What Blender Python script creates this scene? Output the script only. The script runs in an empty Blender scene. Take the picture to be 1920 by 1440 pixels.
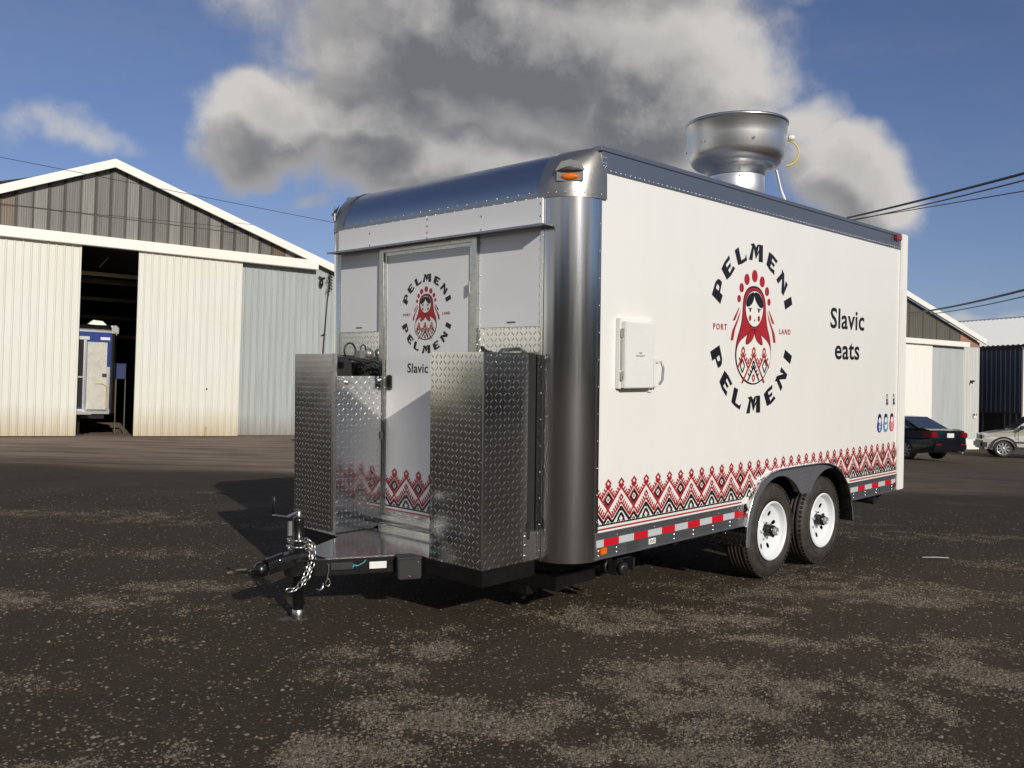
import bpy, bmesh, math, random
import numpy as np
from mathutils import Vector, Matrix, geometry
random.seed(7)
R = math.radians
C = bpy.context.scene.collection
S = bpy.context.scene
# ------------------------------------------------------------------ camera
cam_d = bpy.data.cameras.new("camera"); cam = bpy.data.objects.new("camera", cam_d); C.objects.link(cam)
S.camera = cam
cam_d.sensor_width = 36; cam_d.lens = 1688.8/1920*36; cam_d.clip_end = 3000; cam_d.clip_start = .05
cam.matrix_world = Matrix.Translation((0, 0, 1.2617)) @ Matrix.Rotation(math.pi/2+.0199, 4, 'X') @ Matrix.Rotation(.0250, 4, 'Z')
# ------------------------------------------------------------------ trailer frame
T0 = Vector((.4977, 5.1796, .3700))
MR = (Matrix.Rotation(-.7689, 3, 'Z') @ Matrix.Rotation(.03747, 3, 'X') @ Matrix.Rotation(.01712, 3, 'Y'))
SUN_LOCAL = Vector((1, -.37, .46))
sun_dir = (MR @ SUN_LOCAL).normalized()
elev = math.asin(sun_dir.z); azim = math.atan2(sun_dir.x, sun_dir.y)
# ------------------------------------------------------------------ sun + sky
sl = bpy.data.lights.new("sun", 'SUN'); so = bpy.data.objects.new("sun", sl); C.objects.link(so)
sl.energy = 3.7; sl.angle = R(.5); sl.color = (1, .94, .85)
so.rotation_euler = sun_dir.to_track_quat('Z', 'Y').to_euler()
so.location = (0, 0, 30)
W = bpy.data.worlds.new("World"); S.world = W; W.use_nodes = True
nt = W.node_tree; N = nt.nodes; LK = nt.links; N.clear()
def nn(t, **k):
    n = N.new(t)
    for a, b in k.items(): setattr(n, a, b)
    return n
def wm(op, a, b=None, c=None, clamp=False):
    n = nn('ShaderNodeMath', operation=op, use_clamp=clamp)
    for i, v in enumerate((a, b, c)):
        if v is None: continue
        if isinstance(v, (int, float)): n.inputs[i].default_value = v
        else: LK.new(v, n.inputs[i])
    return n.outputs[0]
def wv(op, a, b=None):
    n = nn('ShaderNodeVectorMath', operation=op)
    for i, v in enumerate((a, b)):
        if v is None: continue
        if isinstance(v, tuple): n.inputs[i].default_value = v
        else: LK.new(v, n.inputs[i])
    return n
out = nn('ShaderNodeOutputWorld'); bg = nn('ShaderNodeBackground'); bg.inputs[1].default_value = .085
sky = nn('ShaderNodeTexSky', sky_type='NISHITA', sun_disc=False, sun_elevation=elev, sun_rotation=azim)
sky.air_density = 1.0; sky.dust_density = .35; sky.ozone_density = 2.2
tc = nn('ShaderNodeTexCoord'); D = tc.outputs['Generated']
sep = nn('ShaderNodeSeparateXYZ'); LK.new(D, sep.inputs[0])
den = wm('ADD', wm('MAXIMUM', sep.outputs[2], 0.0), .16)
pr = nn('ShaderNodeCombineXYZ')
LK.new(wm('DIVIDE', sep.outputs[0], den), pr.inputs[0]); LK.new(wm('DIVIDE', sep.outputs[1], den), pr.inputs[1])
def wnoise(vec, scale, detail, rough, off=(0, 0, 0)):
    a = wv('ADD', vec, off).outputs[0]
    n = nn('ShaderNodeTexNoise'); n.inputs['Scale'].default_value = scale; n.inputs['Detail'].default_value = detail
    n.inputs['Roughness'].default_value = rough; LK.new(a, n.inputs['Vector']); return n.outputs[0]
def pix(px, py):     # picture position of a cloud -> sky direction
    a, b = px-960, py-720; cr, sr = math.cos(.025), math.sin(.025)
    X = cr*a+sr*b; Y = sr*a-cr*b
    c, s = math.cos(.0199), math.sin(.0199)
    return Vector((X, Y*-s+1688.8*c, Y*c+1688.8*s)).normalized()
clouds = [(930, 60, .26, .12, 1.05), (1230, 170, .15, .10, .95), (720, 220, .15, .07, .95), (480, 290, .09, .045, .72), (1000, -90, .32, .10, .9), (1180, 300, .17, .06, .85), (880, 300, .20, .06, .9), (530, 250, .11, .055, .85), (700, 60, .13, .08, .9),
          (1590, 370, .085, .055, .75), (1490, 300, .07, .05, .55), (60, 260, .14, .036, .50), (600, 395, .05, .022, .42),
          (1800, 600, .15, .025, .38), (-1250, 150, .3, .1, .9), (3100, 200, .3, .09, .8), (350, -300, .3, .1, .7)]
def smooth(x, a, b):
    m = nn('ShaderNodeMapRange', interpolation_type='SMOOTHSTEP'); LK.new(x, m.inputs[0])
    m.inputs[1].default_value = a; m.inputs[2].default_value = b; return m.outputs[0]
def cloud_density(V, full=True):
    wp = nn('ShaderNodeTexNoise'); wp.inputs['Scale'].default_value = 5.0; wp.inputs['Detail'].default_value = 4; LK.new(V, wp.inputs['Vector'])
    wsub = wv('SUBTRACT', wp.outputs['Color'], (.5, .5, .5)).outputs[0]
    wsc = nn('ShaderNodeVectorMath', operation='SCALE'); LK.new(wsub, wsc.inputs[0]); wsc.inputs['Scale'].default_value = .20
    DW = wv('ADD', V, wsc.outputs[0]).outputs[0]
    n1 = wnoise(V, 4.6, 9, .55, (3, 1, .2)); n2 = wnoise(V, 13.0, 8, .62, (1, 5, 2))
    dens = None
    for (px, py, sx, sz, st) in clouds:
        c = pix(px, py)
        d = wv('SUBTRACT', DW, tuple(c)).outputs[0]
        d = wv('MULTIPLY', d, (1/sx, 1/sx, 1/sz)).outputs[0]
        L_ = wv('DOT_PRODUCT', d, d).outputs['Value']
        g = wm('MULTIPLY', wm('POWER', 2.718, wm('MULTIPLY', L_, -.85)), st)
        dens = g if dens is None else wm('MAXIMUM', dens, g)
    # the rest of the sky (behind and beside the camera): the same broken cloud
    nw = wnoise(pr.outputs[0], .55, 7, .6, (9, 4, 0))
    back = wm('SMOOTH_MIN', wm('MULTIPLY', wm('MULTIPLY_ADD', sep.outputs[1], -1.6, .2, clamp=True), wm('MULTIPLY_ADD', nw, 4.6, -1.75)), 1.1, .1)
    dens = wm('MAXIMUM', dens, back)
    dens = wm('ADD', dens, wm('MULTIPLY', wm('SUBTRACT', n1, .5), .56))
    return wm('ADD', dens, wm('MULTIPLY', wm('SUBTRACT', n2, .5), .34))
dens = cloud_density(D)
dens_up = cloud_density(wv('ADD', D, (.012, -.006, .040)).outputs[0])
cov = smooth(dens, .30, .56)
thick = smooth(dens, .40, .95)
lit = smooth(wm('SUBTRACT', dens, dens_up), -.12, .24)
shade = wm('SUBTRACT', wm('MULTIPLY_ADD', thick, .62, .52), wm('MULTIPLY', lit, .80), clamp=True)
wis = smooth(wnoise(wv('MULTIPLY', D, (1, 1, 3.2)).outputs[0], 2.2, 9, .7, (4, 2, 8)), .42, .75)
mixc = nn('ShaderNodeMix', data_type='RGBA'); LK.new(shade, mixc.inputs[0])
mixc.inputs[6].default_value = (7.2, 6.95, 6.7, 1); mixc.inputs[7].default_value = (1.95, 2.0, 2.22, 1)
# nishita tinted towards the deep blue a phone camera records
hs = nn('ShaderNodeMix', data_type='RGBA', blend_type='MULTIPLY'); hs.inputs[0].default_value = 1
LK.new(sky.outputs[0], hs.inputs[6]); hs.inputs[7].default_value = (.78, .76, .95, 1)
mw = nn('ShaderNodeMix', data_type='RGBA'); LK.new(wm('MULTIPLY', wis, .22), mw.inputs[0]); LK.new(hs.outputs[2], mw.inputs[6]); mw.inputs[7].default_value = (3.4, 3.7, 4.6, 1)
m2 = nn('ShaderNodeMix', data_type='RGBA'); LK.new(cov, m2.inputs[0]); LK.new(mw.outputs[2], m2.inputs[6]); LK.new(mixc.outputs[2], m2.inputs[7])
LK.new(m2.outputs[2], bg.inputs[0]); LK.new(bg.outputs[0], out.inputs[0])
S.view_settings.view_transform = 'Standard'; S.view_settings.look = 'None'
S.view_settings.exposure = 0; S.view_settings.gamma = 1; S.view_settings.use_curve_mapping = False
S.cycles.max_bounces = 8; S.cycles.sample_clamp_indirect = 25

# ------------------------------------------------------------------ material helpers
class NT:
    def __init__(s, name):
        s.m = bpy.data.materials.new(name); s.m.use_nodes = True; s.t = s.m.node_tree
        s.p = s.t.nodes['Principled BSDF']
    def n(s, t, **k):
        q = s.t.nodes.new(t)
        for a, b in k.items(): setattr(q, a, b)
        return q
    def l(s, a, b): s.t.links.new(a, b)
    def math(s, op, a, b=None, c=None, clamp=False):
        q = s.n('ShaderNodeMath', operation=op, use_clamp=clamp)
        for i, v in enumerate((a, b, c)):
            if v is None: continue
            if isinstance(v, (int, float)): q.inputs[i].default_value = v
            else: s.l(v, q.inputs[i])
        return q.outputs[0]
    def coord(s, kind='Object', scale=(1, 1, 1)):
        c = s.n('ShaderNodeTexCoord'); mp = s.n('ShaderNodeMapping'); mp.inputs['Scale'].default_value = scale
        s.l(c.outputs[kind], mp.inputs[0]); return mp.outputs[0]
    def noise(s, vec, scale, detail=5, rough=.55):
        q = s.n('ShaderNodeTexNoise'); q.inputs['Scale'].default_value = scale; q.inputs['Detail'].default_value = detail; q.inputs['Roughness'].default_value = rough
        s.l(vec, q.inputs['Vector']); return q.outputs[0]
    def ramp(s, f, stops):
        q = s.n('ShaderNodeValToRGB'); s.l(f, q.inputs[0]); e = q.color_ramp.elements
        while len(e) < len(stops): e.new(.5)
        for i, (p, c) in enumerate(stops):
            e[i].position = p; e[i].color = (c, c, c, 1) if isinstance(c, (int, float)) else (*c, 1)
        return q.outputs[0]
    def mix(s, f, a, b, mode='MIX'):
        q = s.n('ShaderNodeMix', data_type='RGBA', blend_type=mode)
        for i, v in ((0, f), (6, a), (7, b)):
            if isinstance(v, (int, float)): q.inputs[i].default_value = v
            elif isinstance(v, tuple): q.inputs[i].default_value = (*v, 1)
            else: s.l(v, q.inputs[i])
        return q.outputs[2]
    def bump(s, h, strength=.5, dist=.01):
        q = s.n('ShaderNodeBump'); q.inputs['Strength'].default_value = strength; q.inputs['Distance'].default_value = dist
        s.l(h, q.inputs['Height']); s.l(q.outputs[0], s.p.inputs['Normal'])
def mat(name, col, rough=.5, metal=0., vary=.12, scale=8., bump=0., emit=None, spec=None, coat=0.):
    t = NT(name); v = t.coord(); f = t.noise(v, scale, 6)
    a = tuple(max(0, c*(1-vary)) for c in col); b = tuple(min(1, c*(1+vary)) for c in col)
    t.l(t.ramp(f, [(.3, a), (.7, b)]), t.p.inputs['Base Color'])
    t.p.inputs['Metallic'].default_value = metal
    rr = t.math('MULTIPLY_ADD', t.noise(v, scale*2.3, 4), .18, rough-.09, clamp=True); t.l(rr, t.p.inputs['Roughness'])
    if bump: t.bump(t.noise(v, scale*6, 5), .4, bump)
    if coat: t.p.inputs['Coat Weight'].default_value = coat; t.p.inputs['Coat Roughness'].default_value = .08
    if spec is not None: t.p.inputs['Specular IOR Level'].default_value = spec
    if emit: t.p.inputs['Emission Color'].default_value = (*emit[:3], 1); t.p.inputs['Emission Strength'].default_value = emit[3]
    return t.m
M = {}
M['white'] = mat('white_panel_paint', (.80, .79, .765), .22, vary=.015, scale=3, coat=.3)
t = NT('white_side_panel'); v = t.coord(); g1 = t.noise(t.coord('Object', (1, 1.4, .35)), 2.4, 6, .6); sp = t.n('ShaderNodeSeparateXYZ'); t.l(v, sp.inputs[0])
low = t.math('SUBTRACT', 1.0, t.math('DIVIDE', t.math('SUBTRACT', sp.outputs[2], .12), .5), clamp=True)
c_ = t.mix(t.math('MULTIPLY', t.ramp(g1, [(.42, 0.), (.8, 1.)]), .35), (.80, .795, .77), (.72, .71, .675)); c_ = t.mix(t.math('MULTIPLY', t.math('MULTIPLY', low, low), t.math('MULTIPLY', t.noise(v, 16, 5), .35)), c_, (.46, .42, .36))
t.l(c_, t.p.inputs['Base Color']); t.p.inputs['Roughness'].default_value = .24; t.p.inputs['Coat Weight'].default_value = .3; t.bump(t.noise(t.coord('Object', (1, 1, .5)), 1.6, 2), .25, .012); M['sidewhite'] = t.m
M['front_white'] = mat('white_front_panel', (.80, .805, .81), .20, vary=.02, scale=3, coat=.3)
M['post_white'] = mat('white_painted_post', (.82, .81, .78), .3, vary=.02)
M['blacksteel'] = mat('black_painted_steel', (.007, .007, .0075), .30, vary=.3, scale=20, coat=.15)
M['blackplastic'] = mat('black_plastic', (.015, .015, .016), .42, vary=.2)
M['darkvoid'] = mat('dark_underbody', (.010, .010, .010), .8, vary=.3)
M['trimdark'] = mat('worn_dark_steel', (.10, .085, .08), .5, .6)
M['zinc'] = mat('zinc_plated_steel', (.62, .62, .60), .30, 1., vary=.12, scale=40)
M['chrome'] = mat('polished_steel', (.72, .72, .72), .16, 1., vary=.08, scale=30)
M['rivet'] = mat('rivet_aluminium', (.8, .8, .8), .28, 1., vary=.05)
M['cast'] = mat('cast_corner_metal', (.36, .355, .34), .36, .85, vary=.06, scale=20)
M['rim'] = mat('white_wheel_paint', (.74, .77, .79), .25, vary=.02, coat=.4)
M['decal_black'] = mat('black_vinyl', (.011, .010, .014), .35, vary=.1)
M['decal_red'] = mat('red_vinyl', (.38, .018, .026), .35, vary=.06)
M['decal_pink'] = mat('pale_pink_vinyl', (.80, .62, .57), .35, vary=.02)
M['decal_white'] = mat('white_vinyl', (.80, .79, .75), .35, vary=.02)
M['icon_blue'] = mat('dark_blue_vinyl', (.035, .05, .33), .35); M['icon_sky'] = mat('sky_blue_vinyl', (.03, .26, .50), .35); M['icon_pink'] = mat('pink_red_vinyl', (.60, .05, .11), .35)
M['tape_red'] = mat('red_reflective_tape', (.56, .010, .022), .35, vary=.08, scale=60); M['tape_silver'] = mat('silver_reflective_tape', (.50, .52, .55), .4, vary=.05, scale=60)
M['amber'] = mat('amber_lens', (.70, .16, .01), .15, vary=.2, scale=60, coat=.6); M['redlens'] = mat('red_lens', (.24, .006, .010), .15, vary=.1, coat=.6)
M['label'] = mat('label_paper', (.72, .71, .68), .5, vary=.04); M['ink'] = mat('grey_print_ink', (.10, .10, .10), .6)
M['brass'] = mat('brass', (.55, .40, .12), .28, 1.); M['bluevalve'] = mat('blue_valve_cap', (.02, .06, .30), .35)
M['yellowhose'] = mat('yellow_hose', (.62, .50, .06), .4); M['conduit'] = mat('grey_conduit', (.42, .43, .44), .38, .5)
M['boxwhite'] = mat('grey_white_box_paint', (.74, .75, .73), .3, vary=.02)
M['rubberband'] = mat('battery_box_plastic', (.022, .022, .022), .45)
M['blue_tag'] = mat('teal_wire', (.05, .30, .36), .4)

def brushed(name, col, rough, vert=True, vary=.05, strength=.10):
    t = NT(name)
    v = t.coord('Object', (90, 90, 1.1) if vert else (1.2, 60, 60)); f = t.noise(v, 3, 4, .6)
    g = t.noise(t.coord('Object', (2.2, 2.2, 1.2)), 2, 4)
    t.l(t.mix(t.math('MULTIPLY', g, .5), tuple(c*(1-vary*2) for c in col), tuple(min(1, c*(1+vary)) for c in col)), t.p.inputs['Base Color'])
    t.p.inputs['Metallic'].default_value = 1
    t.l(t.math('MULTIPLY_ADD', f, .10, rough-.05), t.p.inputs['Roughness'])
    t.bump(t.math('ADD', t.math('MULTIPLY', f, .25), g), strength, .006); return t.m
M['brushed'] = brushed('brushed_aluminium_sheet', (.72, .72, .72), .17, strength=.02)
M['nose'] = brushed('nose_aluminium_sheet', (.56, .58, .60), .30, False, .04, .05)
M['rail'] = brushed('rail_aluminium', (.46, .47, .49), .42, False, .04, .05)
M['fan'] = brushed('spun_aluminium', (.82, .82, .81), .33, False, .03, .012)
M['skirt'] = brushed('skirt_aluminium', (.47, .48, .50), .45, False, .05, .05)
_t = M['fan'].node_tree; _tg = _t.nodes.new('ShaderNodeTangent'); _tg.direction_type = 'RADIAL'; _tg.axis = 'Z'
_t.links.new(_tg.outputs[0], _t.nodes['Principled BSDF'].inputs['Tangent']); _t.nodes['Principled BSDF'].inputs['Anisotropic'].default_value = .55
def tread(name, col, rough, pitch=.035, hgt=.0014, face=1.):
    t = NT(name); uv = t.n('ShaderNodeUVMap').outputs[0]; sp = t.n('ShaderNodeSeparateXYZ'); t.l(uv, sp.inputs[0])
    x = t.math('DIVIDE', sp.outputs[0], pitch); y = t.math('DIVIDE', sp.outputs[1], pitch)
    a = t.math('MULTIPLY', t.math('ADD', x, y), .5); b = t.math('MULTIPLY', t.math('SUBTRACT', x, y), .5)
    def lug(a, b, la, lb, off):
        fa = t.math('SUBTRACT', t.math('FRACT', t.math('ADD', a, off)), .5); fb = t.math('SUBTRACT', t.math('FRACT', t.math('ADD', b, off)), .5)
        r = t.math('ADD', t.math('POWER', t.math('DIVIDE', fa, la), 2), t.math('POWER', t.math('DIVIDE', fb, lb), 2))
        return t.math('SUBTRACT', 1, r, clamp=True)
    h = t.math('MAXIMUM', lug(a, b, .30, .075, 0.), lug(a, b, .075, .30, .5))
    wv_ = t.noise(t.coord('Object'), 1.6, 3)
    hh = t.math('ADD', h, t.math('MULTIPLY', wv_, .8))
    t.bump(hh, face, hgt)
    g = t.noise(t.coord('Object'), 5, 5)
    t.l(t.mix(g, tuple(c*.88 for c in col), col), t.p.inputs['Base Color']); t.p.inputs['Metallic'].default_value = 1
    t.l(t.math('MULTIPLY_ADD', g, .10, rough-.05), t.p.inputs['Roughness'])
    return t.m
M['tread'] = tread('bright_tread_plate', (.80, .80, .79), .13)
M['treaddark'] = tread('fender_tread_plate', (.40, .41, .45), .27); M['treaddark'].node_tree.nodes['Principled BSDF'].inputs['Metallic'].default_value = .75
def tyre_mat():
    t = NT('tyre_rubber'); v = t.coord(); f = t.noise(v, 14, 6)
    t.l(t.ramp(f, [(.3, (.018, .017, .016)), (.75, (.062, .052, .042))]), t.p.inputs['Base Color']); t.p.inputs['Roughness'].default_value = .62
    t.bump(t.noise(v, 120, 3), .25, .003); return t.m
M['tyre'] = tyre_mat()

# ------------------------------------------------------------------ mesh helpers
class MB:
    def __init__(s): s.v = []; s.f = []; s.mi = []; s.sm = []
    def add(s, vs, fs, mi=0, sm=False):
        o = len(s.v); s.v += [tuple(p) for p in vs]
        for f in fs: s.f.append([i+o for i in f]); s.mi.append(mi); s.sm.append(sm)
        return s
    def box(s, x0, x1, y0, y1, z0, z1, mi=0):
        vs = [(x, y, z) for x in (x0, x1) for y in (y0, y1) for z in (z0, z1)]
        return s.add(vs, [(0, 1, 3, 2), (4, 6, 7, 5), (0, 4, 5, 1), (2, 3, 7, 6), (0, 2, 6, 4), (1, 5, 7, 3)], mi)
    def obox(s, p, q, w, h, mi=0, up=(0, 0, 1)):     # bar from p to q
        p = Vector(p); q = Vector(q); d = (q-p).normalized(); side = d.cross(Vector(up))
        if side.length < 1e-4: side = d.cross(Vector((1, 0, 0)))
        side.normalize(); u = side.cross(d).normalized()
        vs = [c+side*a*w/2+u*b*h/2 for c in (p, q) for a, b in ((-1, -1), (1, -1), (1, 1), (-1, 1))]
        return s.add(vs, [(0, 3, 2, 1), (4, 5, 6, 7), (0, 1, 5, 4), (1, 2, 6, 5), (2, 3, 7, 6), (3, 0, 4, 7)], mi)
    def tube(s, path, r, n=8, mi=0, closed=False, caps=True):
        P = [Vector(p) for p in path]; m = len(P); rings = []; pu = None
        for i, p in enumerate(P):
            if closed: d = P[(i+1) % m]-P[i-1]
            else: d = P[min(i+1, m-1)]-P[max(i-1, 0)]
            d.normalize()
            u = pu-d*pu.dot(d) if pu is not None else d.orthogonal()
            if u.length < 1e-5: u = d.orthogonal()
            u.normalize(); pu = u; w = d.cross(u)
            rr = r[i] if isinstance(r, (list, tuple)) else r
            rings.append([p+u*math.cos(2*math.pi*k/n)*rr+w*math.sin(2*math.pi*k/n)*rr for k in range(n)])
        vs = [v for g in rings for v in g]; fs = []
        for i in range(m if closed else m-1):
            j = (i+1) % m
            for k in range(n): fs.append((i*n+k, i*n+(k+1) % n, j*n+(k+1) % n, j*n+k))
        s.add(vs, fs, mi, True)
        if caps and not closed:
            s.add(rings[0], [tuple(range(n))[::-1]], mi); s.add(rings[-1], [tuple(range(n))], mi)
        return s
    def lathe(s, prof, origin, axis, n=32, mi=0, sm=True, a0=0, a1=2*math.pi):    # prof: (radius, along)
        ax = Vector(axis).normalized(); u = ax.orthogonal().normalized(); w = ax.cross(u); o = Vector(origin)
        full = abs(a1-a0-2*math.pi) < 1e-6; k_ = n if full else n+1; vs = []
        for (r, h) in prof:
            for k in range(k_):
                a = a0+(a1-a0)*k/n; vs.append(o+ax*h+u*r*math.cos(a)+w*r*math.sin(a))
        fs = []
        for i in range(len(prof)-1):
            for k in range(n):
                k2 = (k+1) % k_; fs.append((i*k_+k, i*k_+k2, (i+1)*k_+k2, (i+1)*k_+k))
        return s.add(vs, fs, mi, sm)
    def grid(s, fn, nu, nv, mi=0, sm=True):
        vs = [fn(i/nu, j/nv) for i in range(nu+1) for j in range(nv+1)]
        return s.add(vs, [(i*(nv+1)+j, (i+1)*(nv+1)+j, (i+1)*(nv+1)+j+1, i*(nv+1)+j+1) for i in range(nu) for j in range(nv)], mi, sm)
    def poly(s, pts, mi=0):                           # concave planar polygon (3-D points)
        tris = geometry.tessellate_polygon([[Vector(p) for p in pts]])
        return s.add(pts, [tuple(t) for t in tris], mi)
    def prism(s, pts, d, mi=0):                       # polygon extruded by vector d
        d = Vector(d); a = [Vector(p) for p in pts]; b = [p+d for p in a]; n = len(a)
        s.poly(a, mi); s.poly(b, mi)
        return s.add(a+b, [(i, (i+1) % n, n+(i+1) % n, n+i) for i in range(n)], mi)
    def dome(s, c, nrm, r, h=None, mi=0, n=7):
        nrm = Vector(nrm).normalized(); h = h or r*.6
        return s.lathe([(r, 0), (r*.75, h*.65), (r*.2, h)], c, nrm, n, mi)
    def build(s, name, mats, parent=None, off=None, bevel=0, loc=None):
        me = bpy.data.meshes.new(name); me.from_pydata(s.v, [], s.f)
        if not isinstance(mats, (list, tuple)): mats = [mats]
        for m in mats: me.materials.append(m)
        me.polygons.foreach_set('material_index', s.mi); me.polygons.foreach_set('use_smooth', s.sm)
        if bevel or True:
            bm = bmesh.new(); bm.from_mesh(me)
            if bevel:
                bmesh.ops.remove_doubles(bm, verts=bm.verts, dist=1e-5)
                es = [e for e in bm.edges if len(e.link_faces) == 2 and e.calc_face_angle(0) > .6]
                bmesh.ops.bevel(bm, geom=es, offset=bevel, segments=2, affect='EDGES', clamp_overlap=True)
            bmesh.ops.recalc_face_normals(bm, faces=bm.faces)
            uvl = bm.loops.layers.uv.new('UVMap')
            for f in bm.faces:
                nx, ny, nz = abs(f.normal.x), abs(f.normal.y), abs(f.normal.z)
                for lp in f.loops:
                    c = lp.vert.co
                    lp[uvl].uv = (c.x, c.y) if (nz >= nx and nz >= ny) else ((c.y, c.z) if nx >= ny else (c.x, c.z))
            bm.to_mesh(me); bm.free()
        me.update()
        o = bpy.data.objects.new(name, me); C.objects.link(o)
        if parent is not None: o.parent = parent
        if loc is not None: o.location = loc
        return o
def tag(o, label=None, cat=None, group=None, kind=None):
    if label: o['label'] = label
    if cat: o['category'] = cat
    if group: o['group'] = group
    if kind: o['kind'] = kind
    return o
def empty(name, loc, rot=None):
    o = bpy.data.objects.new(name, None); C.objects.link(o); o.location = loc; o.empty_display_size = .3
    if rot is not None: o.rotation_euler = rot
    return o
def copy_tree(o, parent=None):
    c = o.copy(); C.objects.link(c)
    if parent is not None: c.parent = parent
    for ch in [x for x in bpy.data.objects if x.parent == o and x != c]:
        copy_tree(ch, c)
    return c
def text_polys(s, size=1., xs=1., bold=0., spacing=1.):
    cu = bpy.data.curves.new('t', 'FONT'); cu.body = s; cu.size = size; cu.offset = bold; cu.space_character = spacing; cu.resolution_u = 3
    ob = bpy.data.objects.new('t', cu); C.objects.link(ob)
    dg = bpy.context.evaluated_depsgraph_get(); dg.update()
    me = bpy.data.meshes.new_from_object(ob.evaluated_get(dg))
    vs = [(v.co.x*xs, v.co.y) for v in me.vertices]; fs = [tuple(p.vertices) for p in me.polygons]
    bpy.data.objects.remove(ob); bpy.data.curves.remove(cu); bpy.data.meshes.remove(me)
    return vs, fs

# ------------------------------------------------------------------ ground
def sstep(x): x = np.clip(x, 0, 1); return x*x*(3-2*x)
_rng = np.random.RandomState(3); _tab = _rng.rand(512, 512)
def vnoise(x, y):
    xi = np.floor(x).astype(int); yi = np.floor(y).astype(int); fx = sstep(x-xi); fy = sstep(y-yi)
    a = _tab[xi % 512, yi % 512]; b = _tab[(xi+1) % 512, yi % 512]; c = _tab[xi % 512, (yi+1) % 512]; d = _tab[(xi+1) % 512, (yi+1) % 512]
    return (a*(1-fx)+b*fx)*(1-fy)+(c*(1-fx)+d*fx)*fy
def fbm(x, y, o=4):
    r = 0; am = .5; t = 0
    for i in range(o):
        r = r+am*vnoise(x+17.3*i, y+9.1*i); t += am; am *= .5; x = x*2.03; y = y*2.03
    return r/t
def base_h(x, y):
    return -.4*sstep((x-5)/12)*sstep((y-13)/15)
def ground_h(x, y):
    x = np.asarray(x, float); y = np.asarray(y, float)
    near = 1-sstep((np.hypot(x, y-5)-14)/12)
    return base_h(x, y)+near*(.030*(fbm(x*.9, y*.9, 3)-.5)+.010*(fbm(x*5, y*5, 2)-.5))-.006
PATCH = [(.78, 5.35, .62, .30, 1.), (1.08, 4.24, .55, .36, .95), (.83, 3.95, .42, .40, 1.), (-.27, 3.64, .34, .24, .9), (-.61, 4.2, .22, .3, .6),
         (-2.1, 5.95, .6, .22, .7), (-2.8, 5.5, .5, .2, .55), (-.82, 4.52, .24, .2, .5), (1.6, 3.84, .35, .28, .6), (2.35, 4.3, .45, .26, .8),
         (1.54, 4.95, .5, .16, .6), (2.4, 5.0, .5, .22, .6), (.49, 3.25, .5, .2, .8), (-.64, 3.2, .4, .22, .6), (-1.77, 4.6, .2, .2, .35), (-.35, 4.7, .25, .3, .55),
         (-2.1, 3.95, .25, .16, .5), (-2.9, 8.9, 1.3, .25, .45), (4.2, 9.2, 1.2, .5, .5), (-5., 9.4, 1.6, .3, .5), (2.8, 6.2, 1.2, .45, .45), (1.2, 3.3, .6, .3, .7), (-3.4, 7.2, 1.2, .3, .4)]
def gravel(x, y):
    wx = x+.35*(fbm(x*2.2, y*2.2, 3)-.5); wy = y+.35*(fbm(x*2.2+40, y*2.2+7, 3)-.5)
    g = 0*x
    for (cx, cy, rx, ry, s) in PATCH:
        g = np.maximum(g, s*np.exp(-(((wx-cx)/rx)**2+((wy-cy)/ry)**2)*1.1))
    g = g+.30*sstep((fbm(x*.8+5, y*1.3+3, 4)-.52)/.2)
    f = fbm(x*7, y*7, 3)
    return np.clip(g*(.15+1.7*f*f*1.6), 0, 1)
def axis(lo, hi, c0, c1, fine):
    a = list(np.arange(c0, c1+1e-6, fine)); st = fine; p = c0
    while p > lo: st *= 1.14; p -= st; a.insert(0, p)
    st = fine; p = c1
    while p < hi: st *= 1.14; p += st; a.append(p)
    return np.array(a)
xs = axis(-600, 700, -6.5, 6.5, .06); ys = axis(-300, 1400, 2.0, 12., .06)
XX, YY = np.meshgrid(xs, ys, indexing='ij'); ZZ = ground_h(XX, YY)
nx_, ny_ = XX.shape
me = bpy.data.meshes.new('ground')
me.vertices.add(nx_*ny_); me.vertices.foreach_set('co', np.stack([XX, YY, ZZ], -1).ravel())
ii, jj = np.meshgrid(np.arange(nx_-1), np.arange(ny_-1), indexing='ij'); b0 = (ii*ny_+jj).ravel()
quads = np.stack([b0, b0+ny_, b0+ny_+1, b0+1], -1)
me.loops.add(quads.size); me.polygons.add(len(quads))
me.loops.foreach_set('vertex_index', quads.ravel()); me.polygons.foreach_set('loop_start', np.arange(0, quads.size, 4)); me.polygons.foreach_set('loop_total', np.full(len(quads), 4))
me.polygons.foreach_set('use_smooth', np.ones(len(quads), bool)); me.update(); me.validate()
att = me.attributes.new('gravel', 'FLOAT', 'POINT'); att.data.foreach_set('value', gravel(XX, YY).ravel())
dirt = sstep((YY+5*(fbm(XX*.25, YY*.7)-.5)-13.8)/3.0)*(1-.75*sstep((XX-4)/6))
att = me.attributes.new('dirt', 'FLOAT', 'POINT'); att.data.foreach_set('value', dirt.ravel())
t = NT('wet_gravel_ground'); v = t.coord()
ag = t.n('ShaderNodeAttribute', attribute_name='gravel').outputs['Fac']; ad = t.n('ShaderNodeAttribute', attribute_name='dirt').outputs['Fac']
big = t.noise(v, .9, 5); mid = t.noise(v, 7, 6, .65); fine = t.noise(v, 60, 6, .7)
vo = t.n('ShaderNodeTexVoronoi'); vo.inputs['Scale'].default_value = 75; t.l(v, vo.inputs['Vector'])
vo2 = t.n('ShaderNodeTexVoronoi'); vo2.inputs['Scale'].default_value = 34; t.l(v, vo2.inputs['Vector'])
dark = t.mix(big, (.032, .0235, .0155), (.058, .044, .0300)); dark = t.mix(t.ramp(fine, [(.40, 0.), (.75, .7)]), dark, (.080, .060, .044))
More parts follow.
